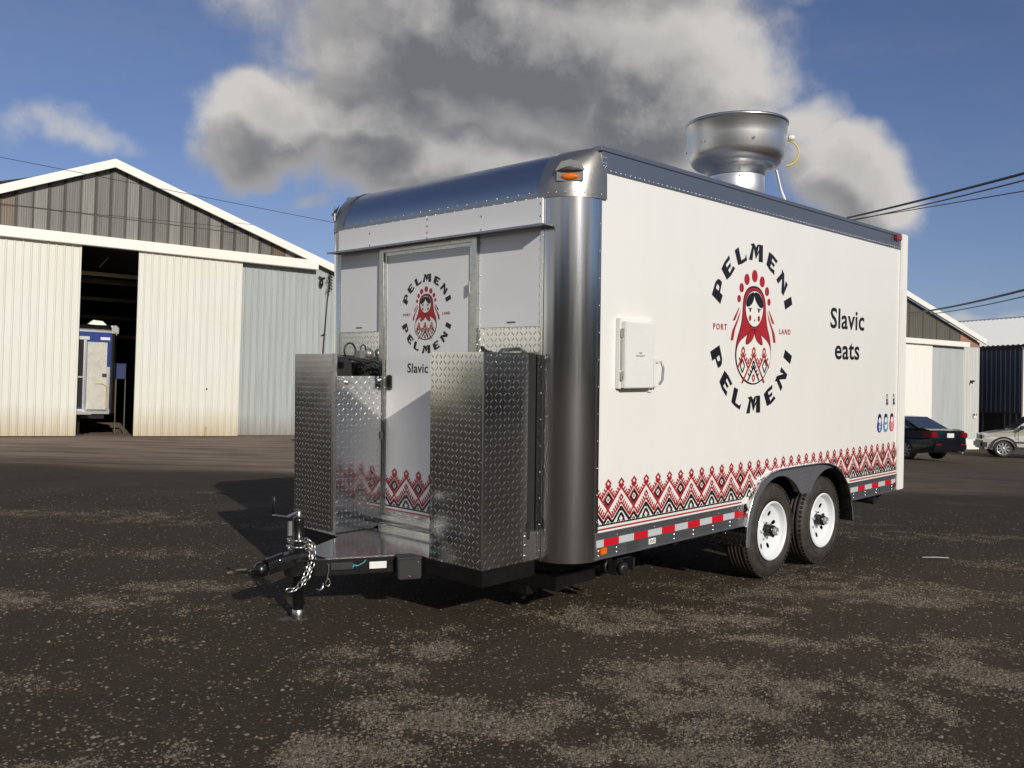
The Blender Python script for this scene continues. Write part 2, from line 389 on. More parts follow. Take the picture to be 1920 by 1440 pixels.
stone = t.mix(vo.outputs['Color'], (.15, .115, .072), (.33, .265, .175)); stone = t.mix(t.ramp(vo.outputs['Distance'], [(.25, 0.), (.6, .9)]), stone, (.035, .028, .022))
msk = t.math('ADD', t.math('MULTIPLY', ag, 1.25), t.math('MULTIPLY', t.math('SUBTRACT', mid, .5), .9)); msk = t.math('ADD', msk, t.math('MULTIPLY', t.ramp(t.noise(t.coord('Object', (.35, 1, 1)), .9, 6, .62), [(.48, 0.), (.68, 1.)]), .42)); msk = t.ramp(msk, [(.36, 0.), (.85, .5)])
col = t.mix(msk, dark, stone)
# lone pebbles pressed into the dark earth
peb = t.ramp(vo2.outputs['Distance'], [(.13, 1.), (.22, 0.)]); sel = t.n('ShaderNodeSeparateXYZ'); t.l(vo2.outputs['Color'], sel.inputs[0])
pm = t.math('MULTIPLY', peb, t.math('GREATER_THAN', sel.outputs[0], .80))
col = t.mix(t.math('MULTIPLY', pm, .75), col, (.20, .18, .15))
dirtc = t.mix(t.noise(v, 1.3, 6, .6), (.20, .150, .115), (.34, .27, .21))
strk = t.noise(t.coord('Object', (.25, 1.6, 1)), 1.5, 5, .6)
col = t.mix(t.math('MULTIPLY', ad, t.ramp(strk, [(.35, .35), (.6, 1.)])), col, dirtc)
t.l(col, t.p.inputs['Base Color'])
t.p.inputs['Specular IOR Level'].default_value = .15
t.l(t.ramp(t.noise(v, .8, 4), [(.35, .8), (.65, .97)]), t.p.inputs['Roughness'])
hh = t.math('ADD', t.math('MULTIPLY', fine, .5), t.math('MULTIPLY', t.math('SUBTRACT', .6, vo.outputs['Distance']), t.math('ADD', msk, .15)))
hh = t.math('ADD', hh, t.math('MULTIPLY', mid, 1.5))
t.bump(hh, .9, .012)
me.materials.append(t.m)
go = bpy.data.objects.new('ground', me); C.objects.link(go); tag(go, 'dark wet gravel yard with paler dirt towards the sheds', kind='structure')
# loose stones, as geometry
rng = np.random.RandomState(11)
def stones(name, n, smin, smax, mode, label):
    k = 0; PX = []; PY = []
    while k < n:
        m_ = 40000
        yy = 2.3+(rng.rand(m_)**1.7)*9.5; xx = (rng.rand(m_)*2-1)*(.62*yy+.3)
        pr_ = np.clip(gravel(xx, yy)*1.25-.14, .025, 1) if mode == 'dense' else .25+.75*gravel(xx, yy)
        kp = rng.rand(m_) < pr_; PX.append(xx[kp]); PY.append(yy[kp]); k += kp.sum()
    x = np.concatenate(PX)[:n]; y = np.concatenate(PY)[:n]; z = ground_h(x, y)
    s = smin+(smax-smin)*rng.rand(n)**3.2
    base = np.array([(1, 0, 0), (.3, .9, 0), (-.75, .65, 0), (-.8, -.55, 0), (.25, -.95, 0), (.2, .15, .62), (-.35, -.1, .5), (.15, -.35, .55)])
    tri = np.array([(0, 1, 5), (1, 2, 5), (2, 6, 5), (2, 3, 6), (3, 4, 7), (3, 7, 6), (4, 0, 7), (0, 5, 7), (5, 6, 7)])
    V = base[None]*(1+.35*(rng.rand(n, 8, 1)-.5))*(1+.3*(rng.rand(n, 8, 3)-.5))
    V = V*s[:, None, None]*np.stack([1+.4*rng.rand(n), .7+.4*rng.rand(n), .6+.6*rng.rand(n)], -1)[:, None, :]
    a = rng.rand(n)*6.283; ca, sa = np.cos(a)[:, None], np.sin(a)[:, None]
    X = V[..., 0]*ca-V[..., 1]*sa; Y = V[..., 0]*sa+V[..., 1]*ca
    P = np.stack([X+x[:, None], Y+y[:, None], V[..., 2]+z[:, None]-s[:, None]*.12], -1)
    F = (tri[None]+np.arange(n)[:, None, None]*8).reshape(-1, 3)
    me = bpy.data.meshes.new(name); me.vertices.add(n*8); me.vertices.foreach_set('co', P.ravel())
    me.loops.add(F.size); me.polygons.add(len(F)); me.loops.foreach_set('vertex_index', F.ravel().astype(np.int32))
    me.polygons.foreach_set('loop_start', np.arange(0, F.size, 3)); me.polygons.foreach_set('loop_total', np.full(len(F), 3)); me.update()
    at = me.attributes.new('tone', 'FLOAT', 'POINT'); at.data.foreach_set('value', np.repeat(rng.rand(n), 8))
    t = NT(name+'_stone'); f = t.n('ShaderNodeAttribute', attribute_name='tone').outputs['Fac']
    c = t.ramp(f, [(0., (.055, .042, .030)), (.35, (.15, .115, .076)), (.75, (.25, .198, .135)), (1., (.36, .32, .25))])
    t.l(t.mix(t.noise(t.coord(), 90, 3), c, (.10, .085, .07)), t.p.inputs['Base Color']); t.p.inputs['Roughness'].default_value = .8
    me.materials.append(t.m)
    o = bpy.data.objects.new(name, me); C.objects.link(o); tag(o, label, 'gravel', kind='stuff'); return o
stones('loose_gravel', 100000, .003, .0105, 'dense', 'loose grey and tan gravel lying in patches on the dark yard')
stones('scattered_stones', 16000, .0025, .0135, 'any', 'larger single stones scattered over the dark yard')

# ================================================================== THE FOOD TRAILER (coordinates u across, v along, w up)
OFF = Vector((-1.2, 2.2, -.47))
tr = empty('food_trailer', T0+MR@OFF); tr.rotation_mode = 'QUATERNION'; tr.rotation_quaternion = MR.to_quaternion()
tag(tr, 'white food trailer with red doll logo, folk pattern border and aluminium front corners', 'food trailer')
def part(name, mb, m, parent=None, bevel=0, label=None, kind=None):
    o = mb.build(name, m, parent or tr, bevel=bevel, loc=(-OFF if parent is None else None))
    if label: o['label'] = label
    if kind: o['kind'] = kind
    return o
F = -.22; WD = -2.42; LN = 4.43; HB = .10, -.122
HUB = [(2.16, -.105), (3.0, -.122)]
def arch(v, r=.44):
    z = -9
    for (c, h) in HUB:
        if abs(v-c) < r: z = max(z, h+math.sqrt(r*r-(v-c)**2))
    return z
def column_sheet(mb, u, v0, v1, w0, w1, r=.44, mi=0, vmin=-9):
    cuts = sorted(set([v0, v1]+[c+r*math.cos(a) for (c, h) in HUB for a in np.linspace(0, math.pi, 25)]+[2.58]))
    cuts = [c for c in cuts if v0 <= c <= v1]
    for a, b in zip(cuts, cuts[1:]):
        za = max(w0, arch(a+1e-4, r)); zb = max(w0, arch(b-1e-4, r))
        if za >= w1 and zb >= w1: continue
        mb.add([(u, a, za), (u, b, zb), (u, b, w1), (u, a, w1)], [(0, 1, 2, 3)], mi)
# side walls: thick sheets
def side_wall(u, d):
    mb = MB(); column_sheet(mb, u, 0, LN, .15, 2.217); column_sheet(mb, u-d, 0, LN, .15, 2.217)
    mb.add([(u, 0, .15), (u, 0, 2.217), (u-d, 0, 2.217), (u-d, 0, .15)], [(0, 1, 2, 3)]); return mb
part('side_panel', side_wall(0, .04), M['sidewhite'])
part('side_panel', side_wall(WD, -.04), M['white'])
part('rear_panel', MB().box(WD+.005, -.005, LN+.06, LN+.10, 0, 2.30), M['white'])
part('floor', MB().box(WD+.03, -.03, .02, 1.62, .03, .12).box(WD+.33, -.33, 1.62, 3.45, .03, .12).box(WD+.03, -.03, 3.45, LN+.06, .03, .12).box(WD+.25, -.25, -.19, .02, .03, .12), M['darkvoid'])
part('rear_post', MB().box(-.06, .018, LN+.002, LN+.145, 0, 2.365), M['post_white'], bevel=.006)
part('rear_post', MB().box(WD-.018, WD+.06, LN+.002, LN+.145, 0, 2.365), M['post_white'], bevel=.006)
part('roof', MB().box(WD+.02, -.02, .03, LN+.05, 2.30, 2.352), M['rail'])
# top rail
for u, sg in ((0, 1), (WD, -1)):
    part('top_rail', MB().box(min(u-sg*.03, u+sg*.006), max(u-sg*.03, u+sg*.006), .02, LN, 2.217, 2.335).box(min(u-sg*.05, u+sg*.014), max(u-sg*.05, u+sg*.014), .0, LN, 2.335, 2.362), M['rail'], bevel=.002)
part('marker_lamp', MB().box(.006, .03, LN-.16, LN-.03, 2.29, 2.345), M['redlens'], bevel=.008, label='red marker lamp at the rear end of the top rail')
# lower skirt
for u, sg in ((0, 1), (WD, -1)):
    for a, b in ((0, 1.66), (3.41, LN)):
        mb = MB(); mb.box(min(u-sg*.03, u+sg*.006), max(u-sg*.03, u+sg*.006), a, b, 0, .15)
        mb.box(min(u+sg*.006, u+sg*.014), max(u+sg*.006, u+sg*.014), a, b, -.004, .004)
        mb.box(min(u+sg*.006, u+sg*.012), max(u+sg*.006, u+sg*.012), a, b, .142, .15)
        part('skirt_rail', mb, M['skirt'], bevel=.001)
# reflective tape, one part each
v = .0
k = 0; edges = [0.005, .073]
vv = .073
red = True; segs = [(.005, .073, 'tape_silver')]
while vv < LN-.03:
    w_ = .144 if red else .148
    segs.append((vv, min(vv+w_, LN-.03), 'tape_red' if red else 'tape_silver')); vv += w_; red = not red
for a, b, m in segs:
    for p, q in (((a, min(b, 1.655))), (max(a, 3.42), b)):
        if q-p > .03:
            part('reflector_strip', MB().box(.006, .0085, p+.001, q-.001, .066, .108), M[m], label=('red' if m == 'tape_red' else 'silver')+' reflective tape segment')
# inner chassis and wheel wells
part('wheel_well', MB().add([(-.32, 1.6, -.1), (-.32, 3.5, -.1), (-.32, 3.5, .45), (-.32, 1.6, .45)], [(0, 1, 2, 3)]).box(-.32, -.045, 1.66, 3.42, .42, .44), M['darkvoid'])
part('wheel_well', MB().add([(WD+.32, 1.6, -.1), (WD+.32, 3.5, -.1), (WD+.32, 3.5, .45), (WD+.32, 1.6, .45)], [(0, 1, 2, 3)]).box(WD+.045, WD+.32, 1.66, 3.42, .42, .44), M['darkvoid'])
mb = MB()
for u in (-.40, -2.02): mb.box(u-.03, u+.03, -.2, LN+.05, -.095, .03)
for vv in (.2, .9, 1.5, 3.6, 4.2): mb.box(WD+.05, -.05, vv-.03, vv+.03, -.045, .03)
for (c, h) in HUB: mb.obox((-.25, c, h), (WD+.25, c, h), .07, .07)
mb.box(-.44, -.36, 1.9, 3.25, -.17, -.10)
part('chassis', mb, M['blacksteel'])
# fenders of tread plate
outl = [(1.646, -.15), (1.648, -.05), (1.672, .088), (1.737, .202), (1.838, .289), (1.979, .340), (2.126, .360), (2.45, .364), (2.80, .362), (2.942, .349), (3.078, .315), (3.196, .245), (3.294, .156), (3.371, .026), (3.405, -.081), (3.416, -.16)]
def oz(v):
    for (a, za), (b, zb) in zip(outl, outl[1:]):
        if a <= v <= b: return za+(zb-za)*(v-a)/(b-a)
    return -.15
def archf(v):
    c1, h1 = 2.16, -.12; c2, h2 = 3.0, -.12; r = .43; z = -.16
    if abs(v-c1) < r: z = max(z, h1+math.sqrt(r*r-(v-c1)**2))
    if abs(v-c2) < r: z = max(z, h2+math.sqrt(r*r-(v-c2)**2))
    return max(z, .145) if 2.5 < v < 2.66 else z
for u0, sg in ((0, 1), (WD, -1)):
    mb = MB(); vs_ = list(np.linspace(1.646, 1.76, 8))+list(np.linspace(1.78, 3.32, 60))+list(np.linspace(3.335, 3.416, 8))
    for a, b in zip(vs_, vs_[1:]):
        for dd in (.012, .020):
            mb.add([(u0+sg*dd, a, archf(a)), (u0+sg*dd, b, archf(b)), (u0+sg*dd, b, oz(b)), (u0+sg*dd, a, oz(a))], [(0, 1, 2, 3)], 0)
        mb.add([(u0+sg*.012, a, archf(a)), (u0+sg*.012, b, archf(b)), (u0+sg*.020, b, archf(b)), (u0+sg*.020, a, archf(a))], [(0, 1, 2, 3)], 0)
    fo = part('fender', mb, M['treaddark'])
    mb = MB()
    for (a, za), (b, zb) in zip(outl, outl[1:]):
        mb.add([(u0-sg*.30, a, za), (u0-sg*.30, b, zb), (u0+sg*.042, b, zb), (u0+sg*.042, a, za)], [(0, 1, 2, 3)], 0, True)
        mb.add([(u0-sg*.30, a+.004 if a < 2 else a-.004, za-.004), (u0-sg*.30, b+.004 if b < 2 else b-.004, zb-.004), (u0+sg*.042, b+.004 if b < 2 else b-.004, zb-.004), (u0+sg*.042, a+.004 if a < 2 else a-.004, za-.004)], [(0, 1, 2, 3)], 1, True)
    part('fender_skin', mb, [M['tread'], M['blacksteel']], fo)
    MB().tube([(u0+sg*.040, a, za+.002) for a, za in outl], .0065, 6).build('lit_edge_tube', M['rivet'], fo)  # tube added so the fender's outer lip shows a sunlit line
# wheels
def wheel_meshes():
    root = empty('wheel', (0, 0, 0)); root.parent = tr
    r = .357; w = .215
    prof = [(.222, -.02), (.236, -.004), (.262, .002), (.300, -.004), (.330, -.016), (.344, -.030), (.352, -.042)]
    tread_ = []
    for i in range(5):
        x0 = -.048-.030*i
        tread_ += [(r, x0), (r, x0-.022), (r-.009, x0-.0235), (r-.009, x0-.0285)]
    prof += tread_+[(.352, -.200), (.33, -.212), (.28, -.216), (.222, -.20)]
    mb = MB().lathe(prof, (0, 0, 0), (1, 0, 0), 72)
    # raised sidewall rings and shoulder blocks
    mb.lathe([(.268, .0018), (.270, .0045), (.274, .0045), (.276, .0015)], (0, 0, 0), (1, 0, 0), 72)
    for k in range(60):
        a = 2*math.pi*k/60; c, s_ = math.cos(a), math.sin(a); t_ = Vector((0, -s_, c)); n_ = Vector((0, c, s_))
        p = n_*.347+Vector((-.030, 0, 0)); mb.obox(p-t_*.011, p+t_*.011, .022, .012, up=n_)
    ty = mb.build('tyre', M['tyre'], root)
    mb = MB().lathe([(.222, -.004), (.214, .004), (.208, .002), (.200, -.012), (.196, -.035), (.186, -.044)], (0, 0, 0), (1, 0, 0), 64)
    NR, NA = 10, 160; holes = [(.132, 2*math.pi*(k+.3)/8) for k in range(8)]
    def disc(r_): return -.044-.028*math.sin((.186-r_)/.12*math.pi/2) if r_ > .066 else -.060
    vs = []; fs = []
    rad = [.186, .176, .166, .158, .15, .142, .134, .126, .118, .110, .100, .088, .074, .058, .040]
    for rr in rad:
        for k in range(NA):
            a = 2*math.pi*k/NA; vs.append((disc(rr), rr*math.cos(a), rr*math.sin(a)))
    for i in range(len(rad)-1):
        for k in range(NA):
            rm = (rad[i]+rad[i+1])/2; am = 2*math.pi*(k+.5)/NA; hit = False
            for hr, ha in holes:
                dy = rm*math.cos(am)-hr*math.cos(ha); dz = rm*math.sin(am)-hr*math.sin(ha)
                er = dy*math.cos(ha)+dz*math.sin(ha); et = -dy*math.sin(ha)+dz*math.cos(ha)
                if (er/.021)**2+(et/.017)**2 < 1: hit = True
            if not hit: fs.append((i*NA+k, (i+1)*NA+k, (i+1)*NA+(k+1) % NA, i*NA+(k+1) % NA))
    mb.add(vs, fs, 0, True); mb.lathe([(.208, -.08), (.208, -.2)], (0, 0, 0), (1, 0, 0), 40, 1); mb.lathe([(.0, -.11), (.205, -.11)], (0, 0, 0), (1, 0, 0), 24, 1)
    rm_ = mb.build('rim', [M['rim'], M['darkvoid']], root)
    hb = MB().lathe([(.046, -.07), (.044, -.01), (.040, .012), (.030, .014)], (0, 0, 0), (1, 0, 0), 24).build('hub', M['blacksteel'], root)
    MB().lathe([(.030, .012), (.031, .034), (.025, .038), (.024, .030), (.010, .030), (.0, .033)], (0, 0, 0), (1, 0, 0), 20).build('hub_cap', M['conduit'], hb)
    for k in range(5):
        a = 2*math.pi*(k+.1)/5; c = Vector((-.062, .062*math.cos(a), .062*math.sin(a)))
        MB().lathe([(.010, 0), (.010, .02), (.006, .028), (0, .028)], c, (1, 0, 0), 6, 0, False).build('lug_nut', M['chrome'], hb)
    return root
wr = wheel_meshes()
# a wheel is a part; its pieces are sub-parts: join the empties away by making the tyre the part
def finish_wheel(root):
    ty = [o for o in bpy.data.objects if o.parent == root and o.name.startswith('tyre')][0]
    return ty
ty = [o for o in bpy.data.objects if o.parent == wr and o.name.startswith('tyre')][0]
rimo = [o for o in bpy.data.objects if o.parent == wr and o.name.startswith('rim')][0]
hubo = [o for o in bpy.data.objects if o.parent == wr and o.name.startswith('hub')][0]
for c in [o for o in bpy.data.objects if o.parent == hubo]: c.parent = ty
rimo.parent = ty; hubo.parent = ty; ty.parent = tr; ty.name = 'wheel'; bpy.data.objects.remove(wr)
protos = ty; kids = [o for o in bpy.data.objects if o.parent == ty]
first = True
for (c, h) in HUB:
    for u, flip in ((-.032, False), (WD+.032, True)):
        if first: o = ty; first = False
        else:
            o = ty.copy(); C.objects.link(o); o.parent = tr
            for q in kids: d = q.copy(); C.objects.link(d); d.parent = o
        o.location = Vector((u, c, h))-OFF; o.rotation_euler = (.37*c*7, 0, math.pi if flip else 0)
# ---- front
Rr = .22
def post(u_c, sg, w0, w1):
    def fn(a, b):
        t_ = a*math.pi/2; return (u_c+sg*Rr*math.sin(t_), -Rr*math.cos(t_)+0., w0+(w1-w0)*b)
    return fn
for sg, uc, uo in ((1, -.22, 0), (-1, WD+.22, WD)):
    mb = MB().grid(post(uc, sg, -.012, 2.075), 20, 1)
    o_ = uo+sg*.001
    mb.box(min(uo-sg*.002, uo+sg*.004), max(uo-sg*.002, uo+sg*.004), -.002, .022, -.012, 2.075)
    mb.box(min(uc-sg*.022, uc+sg*.002), max(uc-sg*.022, uc+sg*.002), F-.004, F+.002, -.012, 2.075)
    part('corner_post', mb, M['brushed'])
    # cast cap
    def capf(a, b, sg=sg, uc=uc):
        w_ = 2.06+.303*b; x = min(1, max(0, (w_-2.078)/.286)); d = .268*(1-math.sqrt(max(0, 1-x*x)))
        t_ = a*math.pi/2; k_ = 1-.10*x**3
        return (uc+sg*((.232)*math.sin(t_)*k_+.0), .045-(.272-d)*math.cos(t_)**.92*1.0, w_)
    mb = MB().grid(capf, 20, 24)
    mb.grid(lambda a, b: (uc-sg*.045+sg*.045*a, capf(0, b)[1], 2.06+.303*b), 2, 24)
    mb.grid(lambda a, b: (uc+sg*(.232*(1-.10*min(1, max(0, (.303*b-.018)/.286))**3)), .045+.012*a, 2.06+.303*b), 1, 24)
    cp = part('corner_cap', mb, M['cast'])
    # lamp pocket with a hood
    th = math.radians(38); nrm = Vector((sg*math.sin(th), -math.cos(th), 0)); tg = Vector((math.cos(th), sg*math.sin(th), 0))
    c0 = Vector((uc+sg*.232*math.sin(th), .04-.262*math.cos(th), 2.175))
    MB().obox(c0-tg*.075-nrm*.002, c0+tg*.075-nrm*.002, .012, .056, up=(0, 0, 1)).build('lamp_base', M['cast'], cp)
    mb = MB(); mb.lathe([(.055, 0), (.052, .012), (.035, .020), (.0, .022)], (0, 0, 0), (0, 0, 1), 24)
    Mx = Matrix((tg, Vector((0, 0, 1)), nrm)).transposed()
    mb.v = [tuple(c0-Vector((0, 0, .004))+nrm*.002+Mx@Vector((p[0]*.95, p[1]*.36, p[2]*.6))) for p in mb.v]
    mb.build('amber_lens', M['amber'], cp)
    mb = MB(); mb.poly([c0+tg*a_+nrm*.004+Vector((0, 0, .030+z_)) for a_, z_ in ((-.085, 0), (-.04, .004), (.04, .004), (.085, 0), (.05, .05), (0, .062), (-.05, .05))])
    hood = [c0+tg*a_+Vector((0, 0, .030)) for a_ in (-.085, -.045, 0, .045, .085)]
    tip = [c0+tg*a_+nrm*n_+Vector((0, 0, .026)) for a_, n_ in ((-.07, .010), (-.04, .022), (0, .026), (.04, .022), (.07, .010))]
    topc = c0+Vector((0, 0, .105))-nrm*.035
    mb.add(hood+tip+[topc], [(i, i+1, 6+i, 5+i) for i in range(4)]+[(5+i, 6+i, 10) for i in range(4)]+[(0, 5, 10), (4, 9, 10)], 0, True)
    mb.build('lamp_hood', M['cast'], cp)
# the nose sheet: quarter cylinder between the caps
U0, U1 = WD+.26, -.26
def nose(a, b):
    t_ = b*math.pi/2; return (U0-.05+(U1-U0+.10)*a, .045-.265*math.cos(t_), 2.075+.285*math.sin(t_))
no = part('nose_panel', MB().grid(nose, 1, 24), M['nose'])
mb = MB()
for uu in (U0-.006, U1+.006):
    mb.grid(lambda a, b: (uu-.009+.018*a, nose(0, b)[1]-.006*math.cos(b*math.pi/2), nose(0, b)[2]+.006*math.sin(b*math.pi/2)), 1, 24)
mb.build('edge_trim', M['boxwhite'], no)
MB().box(U0-.03, U1+.03, F-.006, F+.002, 2.055, 2.085).build('seam_strip', M['rail'], no)
# header strip, two sheets, leaning out at its lower edge
for a, b in ((-2.20, -1.222), (-1.218, -.222)):
    part('header_panel', MB().box(a, b, F-.014, F+.02, 1.908, 2.062), M['front_white'], bevel=.001)
part('drip_edge', MB().box(-2.235, -.155, F-.088, F, 1.896, 1.903).box(-2.235, -.155, F-.090, F-.086, 1.890, 1.903).box(-2.20, -.222, F-.02, F, 1.903, 1.912), M['rail'])
# front wall sheets
part('front_panel', MB().box(-2.20, -1.712, F-.003, F+.02, 1.333, 1.905), M['front_white'], bevel=.0008)
part('front_panel', MB().box(-.748, -.222, F-.003, F+.02, 1.333, 1.905), M['front_white'], bevel=.0008)
part('tread_panel', MB().box(-2.20, -1.712, F-.004, F+.02, -.005, 1.331), M['tread'])
part('tread_panel', MB().box(-.748, -.218, F-.004, F+.02, -.005, 1.331), M['tread'])
# louvre ridges on the corner seen beside the tread plate
# door and its frame
part('door_frame', MB().box(-1.71, -1.665, F-.022, F+.02, -.0, 1.895).box(-.795, -.75, F-.022, F+.02, -.0, 1.895).box(-1.665, -.795, F-.022, F+.02, 1.862, 1.895)
     .box(-1.665, -1.640, F-.012, F+.02, .06, 1.862).box(-.820, -.795, F-.012, F+.02, .06, 1.862).box(-1.640, -.820, F-.012, F+.02, 1.838, 1.862), M['zinc'], bevel=.002)
part('door_sill', MB().box(-1.665, -.795, F-.03, F+.02, .052, .085).box(-1.665, -.795, F-.05, F+.02, .0, .03).box(-1.665, -.795, F-.016, F+.02, .03, .052), M['zinc'], bevel=.002)
dr = part('door', MB().box(-1.640, -.820, F-.006, F+.02, .085, 1.838), M['front_white'])
MB().box(-1.634, -.824, F-.009, F-.006, .086, .118).build('kick_plate', M['chrome'], dr)
hd = MB().box(-1.632, -1.575, F-.020, F-.006, .935, 1.035).build('door_handle', M['blackplastic'], dr, bevel=.010)
MB().box(-1.618, -1.592, F-.030, F-.020, .955, 1.015).build('handle_paddle', M['blacksteel'], dr, bevel=.006)
for w_ in (.86, .36, 1.55): MB().tube([(-.806, F-.026, w_), (-.806, F-.026, w_+.07)], .008, 8).build('hinge', M['zinc'], dr)
part('grab_bar', MB().tube([(-1.66, F-.055, .035), (-.80, F-.055, .035)], .008).tube([(-.90, F-.05, -.02), (-.90, F-.05, .05)], .006, 6), M['blacksteel'])

# ---- lockers
def locker(name, parts_):
    pass
bx = part('storage_locker', MB().box(-.68, -.250, -.66, -.652, 0, 1.178).box(-.258, -.250, -.652, -.305, 0, 1.178).box(-.68, -.672, -.652, -.222, 0, 1.178).box(-.68, -.258, -.652, -.31, 1.14, 1.150), M['tread'])
MB().box(-.251, -.2465, -.662, -.654, 0, 1.18).build('corner_edge', M['zinc'], bx)
MB().box(-.672, -.262, -.64, -.24, -.0, .006).build('locker_floor', M['tread'], bx)
mb = MB()
for w_ in (.05, .30, .58, .86, 1.12):
    mb.dome((-.262, -.6602, w_), (0, -1, 0), .006); mb.dome((-.67, -.6602, w_), (0, -1, 0), .006)
for w_ in (.03, .09, .14): mb.dome((-.2498, -.32, w_), (1, 0, 0), .010)
o_ = mb.build('screws', M['chrome'], bx)
MB().box(-.262, -.247, -.330, -.226, 0, .16).build('hinge_plate', M['zinc'], bx)
MB().box(-.300, -.262, -.30, -.23, .12, 1.17).build('gap_shade_bar', M['darkvoid'], bx)  # dark bar standing in for the shaded gap behind the locker
MB().box(-.258, -.242, -.305, -.288, .12, .22).build('latch', M['blackplastic'], bx)
# things inside the right locker that show above its rim
part('propane_tank', MB().lathe([(0, 0), (.12, .0), (.15, .04), (.155, .5), (.15, .9), (.12, 1.0), (.06, 1.07), (.05, 1.10), (.0, 1.10)], (-.47, -.42, .02), (0, 0, 1), 24), M['conduit'])
part('tank_valve', MB().lathe([(.05, 0), (.05, .05), (.03, .07), (.0, .07)], (-.47, -.42, 1.12), (0, 0, 1), 12).tube([(-.47, -.42, 1.15), (-.55, -.38, 1.21), (-.62, -.30, 1.20), (-.60, -.24, 1.16)], .012, 6), M['blackplastic'])
lx = part('storage_locker', MB().box(-2.13, -1.69, -.632, -.624, 0, 1.172).box(-2.13, -2.122, -.624, -.222, 0, 1.172).box(-1.715, -1.675, -.624, -.605, 0, 1.172), M['tread'])
MB().box(-2.122, -1.69, -.62, -.23, 0, .006).build('locker_floor', M['tread'], lx)
MB().box(-1.692, -1.668, -.634, -.620, 0, 1.174).build('corner_edge', M['zinc'], lx)
MB().box(-1.683, -1.668, -.612, -.245, .01, 1.027).build('locker_door', M['tread'], lx)
MB().box(-1.668, -1.658, -.60, -.52, .965, 1.005).tube([(-1.655, -.535, .985), (-1.64, -.535, .985)], .014, 10).build('latch', M['zinc'], lx)
mb = MB()
for w_ in (.96, .60, .18): mb.tube([(-1.662, -.250, w_), (-1.662, -.250, w_+.05)], .009, 8)
mb.box(-1.668, -1.660, -.30, -.25, .98, .99).dome((-1.667, -.275, 1.0), (1, 0, 0), .014).dome((-1.667, -.255, 1.0), (1, 0, 0), .014)
mb.build('hinge', M['chrome'], lx)
mb = MB()
for w_ in (.10, .42, .75, 1.05):
    mb.dome((-1.70, -.6322, w_), (0, -1, 0), .006); mb.dome((-2.12, -.6322, w_), (0, -1, 0), .006)
mb.build('screws', M['chrome'], lx)
part('battery_shelf', MB().box(-2.12, -1.98, -.60, -.25, .02, 1.12).box(-2.12, -1.70, -.60, -.50, 1.12, 1.155).box(-1.86, -1.80, -.56, -.40, .9, 1.13), M['darkvoid'])
part('gas_regulator', MB().box(-1.85, -1.79, -.34, -.285, 1.15, 1.20).lathe([(.0, 0), (.034, 0), (.036, .016), (.024, .028), (0, .032)], (-1.80, -.262, 1.178), (1, -.5, .2), 18), M['cast'])
lp = [(-1.80, -.37, 1.14)]
for k in range(13):
    a = math.radians(-50+k*24); lp.append((-1.80, -.415+.046*math.cos(a), 1.196+.052*math.sin(a)))
part('gas_hose', MB().tube(lp+[(-1.80, -.36, 1.14)], .0065, 8).tube([(-1.80, -.325, 1.18), (-1.80, -.325, 1.228), (-1.80, -.305, 1.242), (-1.80, -.285, 1.225), (-1.80, -.285, 1.18)], .0055, 8)
     .tube([(-1.80, -.50, 1.14), (-1.80, -.42, 1.15), (-1.80, -.34, 1.13), (-1.80, -.27, 1.12), (-1.80, -.20, 1.14)], .014, 8).tube([(-1.80, -.176, 1.07), (-1.80, -.178, 1.03), (-1.82, -.2, .8)], .012, 8)
     .tube([(-1.79, -.33, 1.12), (-1.78, -.29, 1.095), (-1.78, -.25, 1.09), (-1.79, -.22, 1.12)], .007, 8), M['blackplastic'])
part('valve_knob', MB().lathe([(0, 0), (.022, 0), (.024, .018), (.016, .028), (0, .03)], (-1.80, -.180, 1.175), (0, 0, 1), 14).box(-1.825, -1.775, -.215, -.15, 1.125, 1.175), M['blackplastic'], bevel=.004)
part('brass_fitting', MB().lathe([(.010, 0), (.014, .01), (.008, .02), (.015, .03), (.015, .045), (.008, .05), (.010, .078)], (-1.785, -.178, 1.055), (0, 0, 1), 10), M['brass'])
part('blue_cap', MB().lathe([(0, 0), (.015, 0), (.016, .018), (.010, .024), (0, .026)], (-1.785, -.192, 1.10), (.3, -1, 0), 12), M['bluevalve'])

# ---- tongue
part('deck_plate', MB().prism([(-2.14, -.222, 0), (-.25, -.222, 0), (-.25, -.655, 0), (-.85, -.655, 0), (-1.085, -1.085, 0), (-1.33, -1.085, 0), (-1.566, -.655, 0), (-2.14, -.63, 0)], (0, 0, -.006)), M['tread'])
mb = MB()
mb.obox((-.85, -.62, -.055), (-1.13, -1.13, -.055), .055, .095).obox((-1.566, -.62, -.055), (-1.286, -1.13, -.055), .055, .095)
mb.box(-.88, -.252, -.655, -.61, -.098, -.007).box(-2.13, -1.54, -.632, -.59, -.098, -.007).box(-.30, -.252, -.61, -.23, -.098, -.007)
mb.box(-.85, -.252, -.655, -.22, -.0985, -.092).box(-1.0, -.96, -.6, 0, -.098, -.01).box(-1.46, -1.42, -.6, 0, -.098, -.01)
mb.prism([(-1.085, -1.085, -.007), (-1.33, -1.085, -.007), (-1.262, -1.24, -.007), (-1.154, -1.24, -.007)], (0, 0, -.012))
mb.prism([(-1.286+.02, -1.13, -.0), (-1.13-.02, -1.13, 0), (-1.17, -1.26, 0), (-1.245, -1.26, 0)], (0, 0, -.10))
part('tongue_frame', mb, M['blacksteel'], bevel=.003)
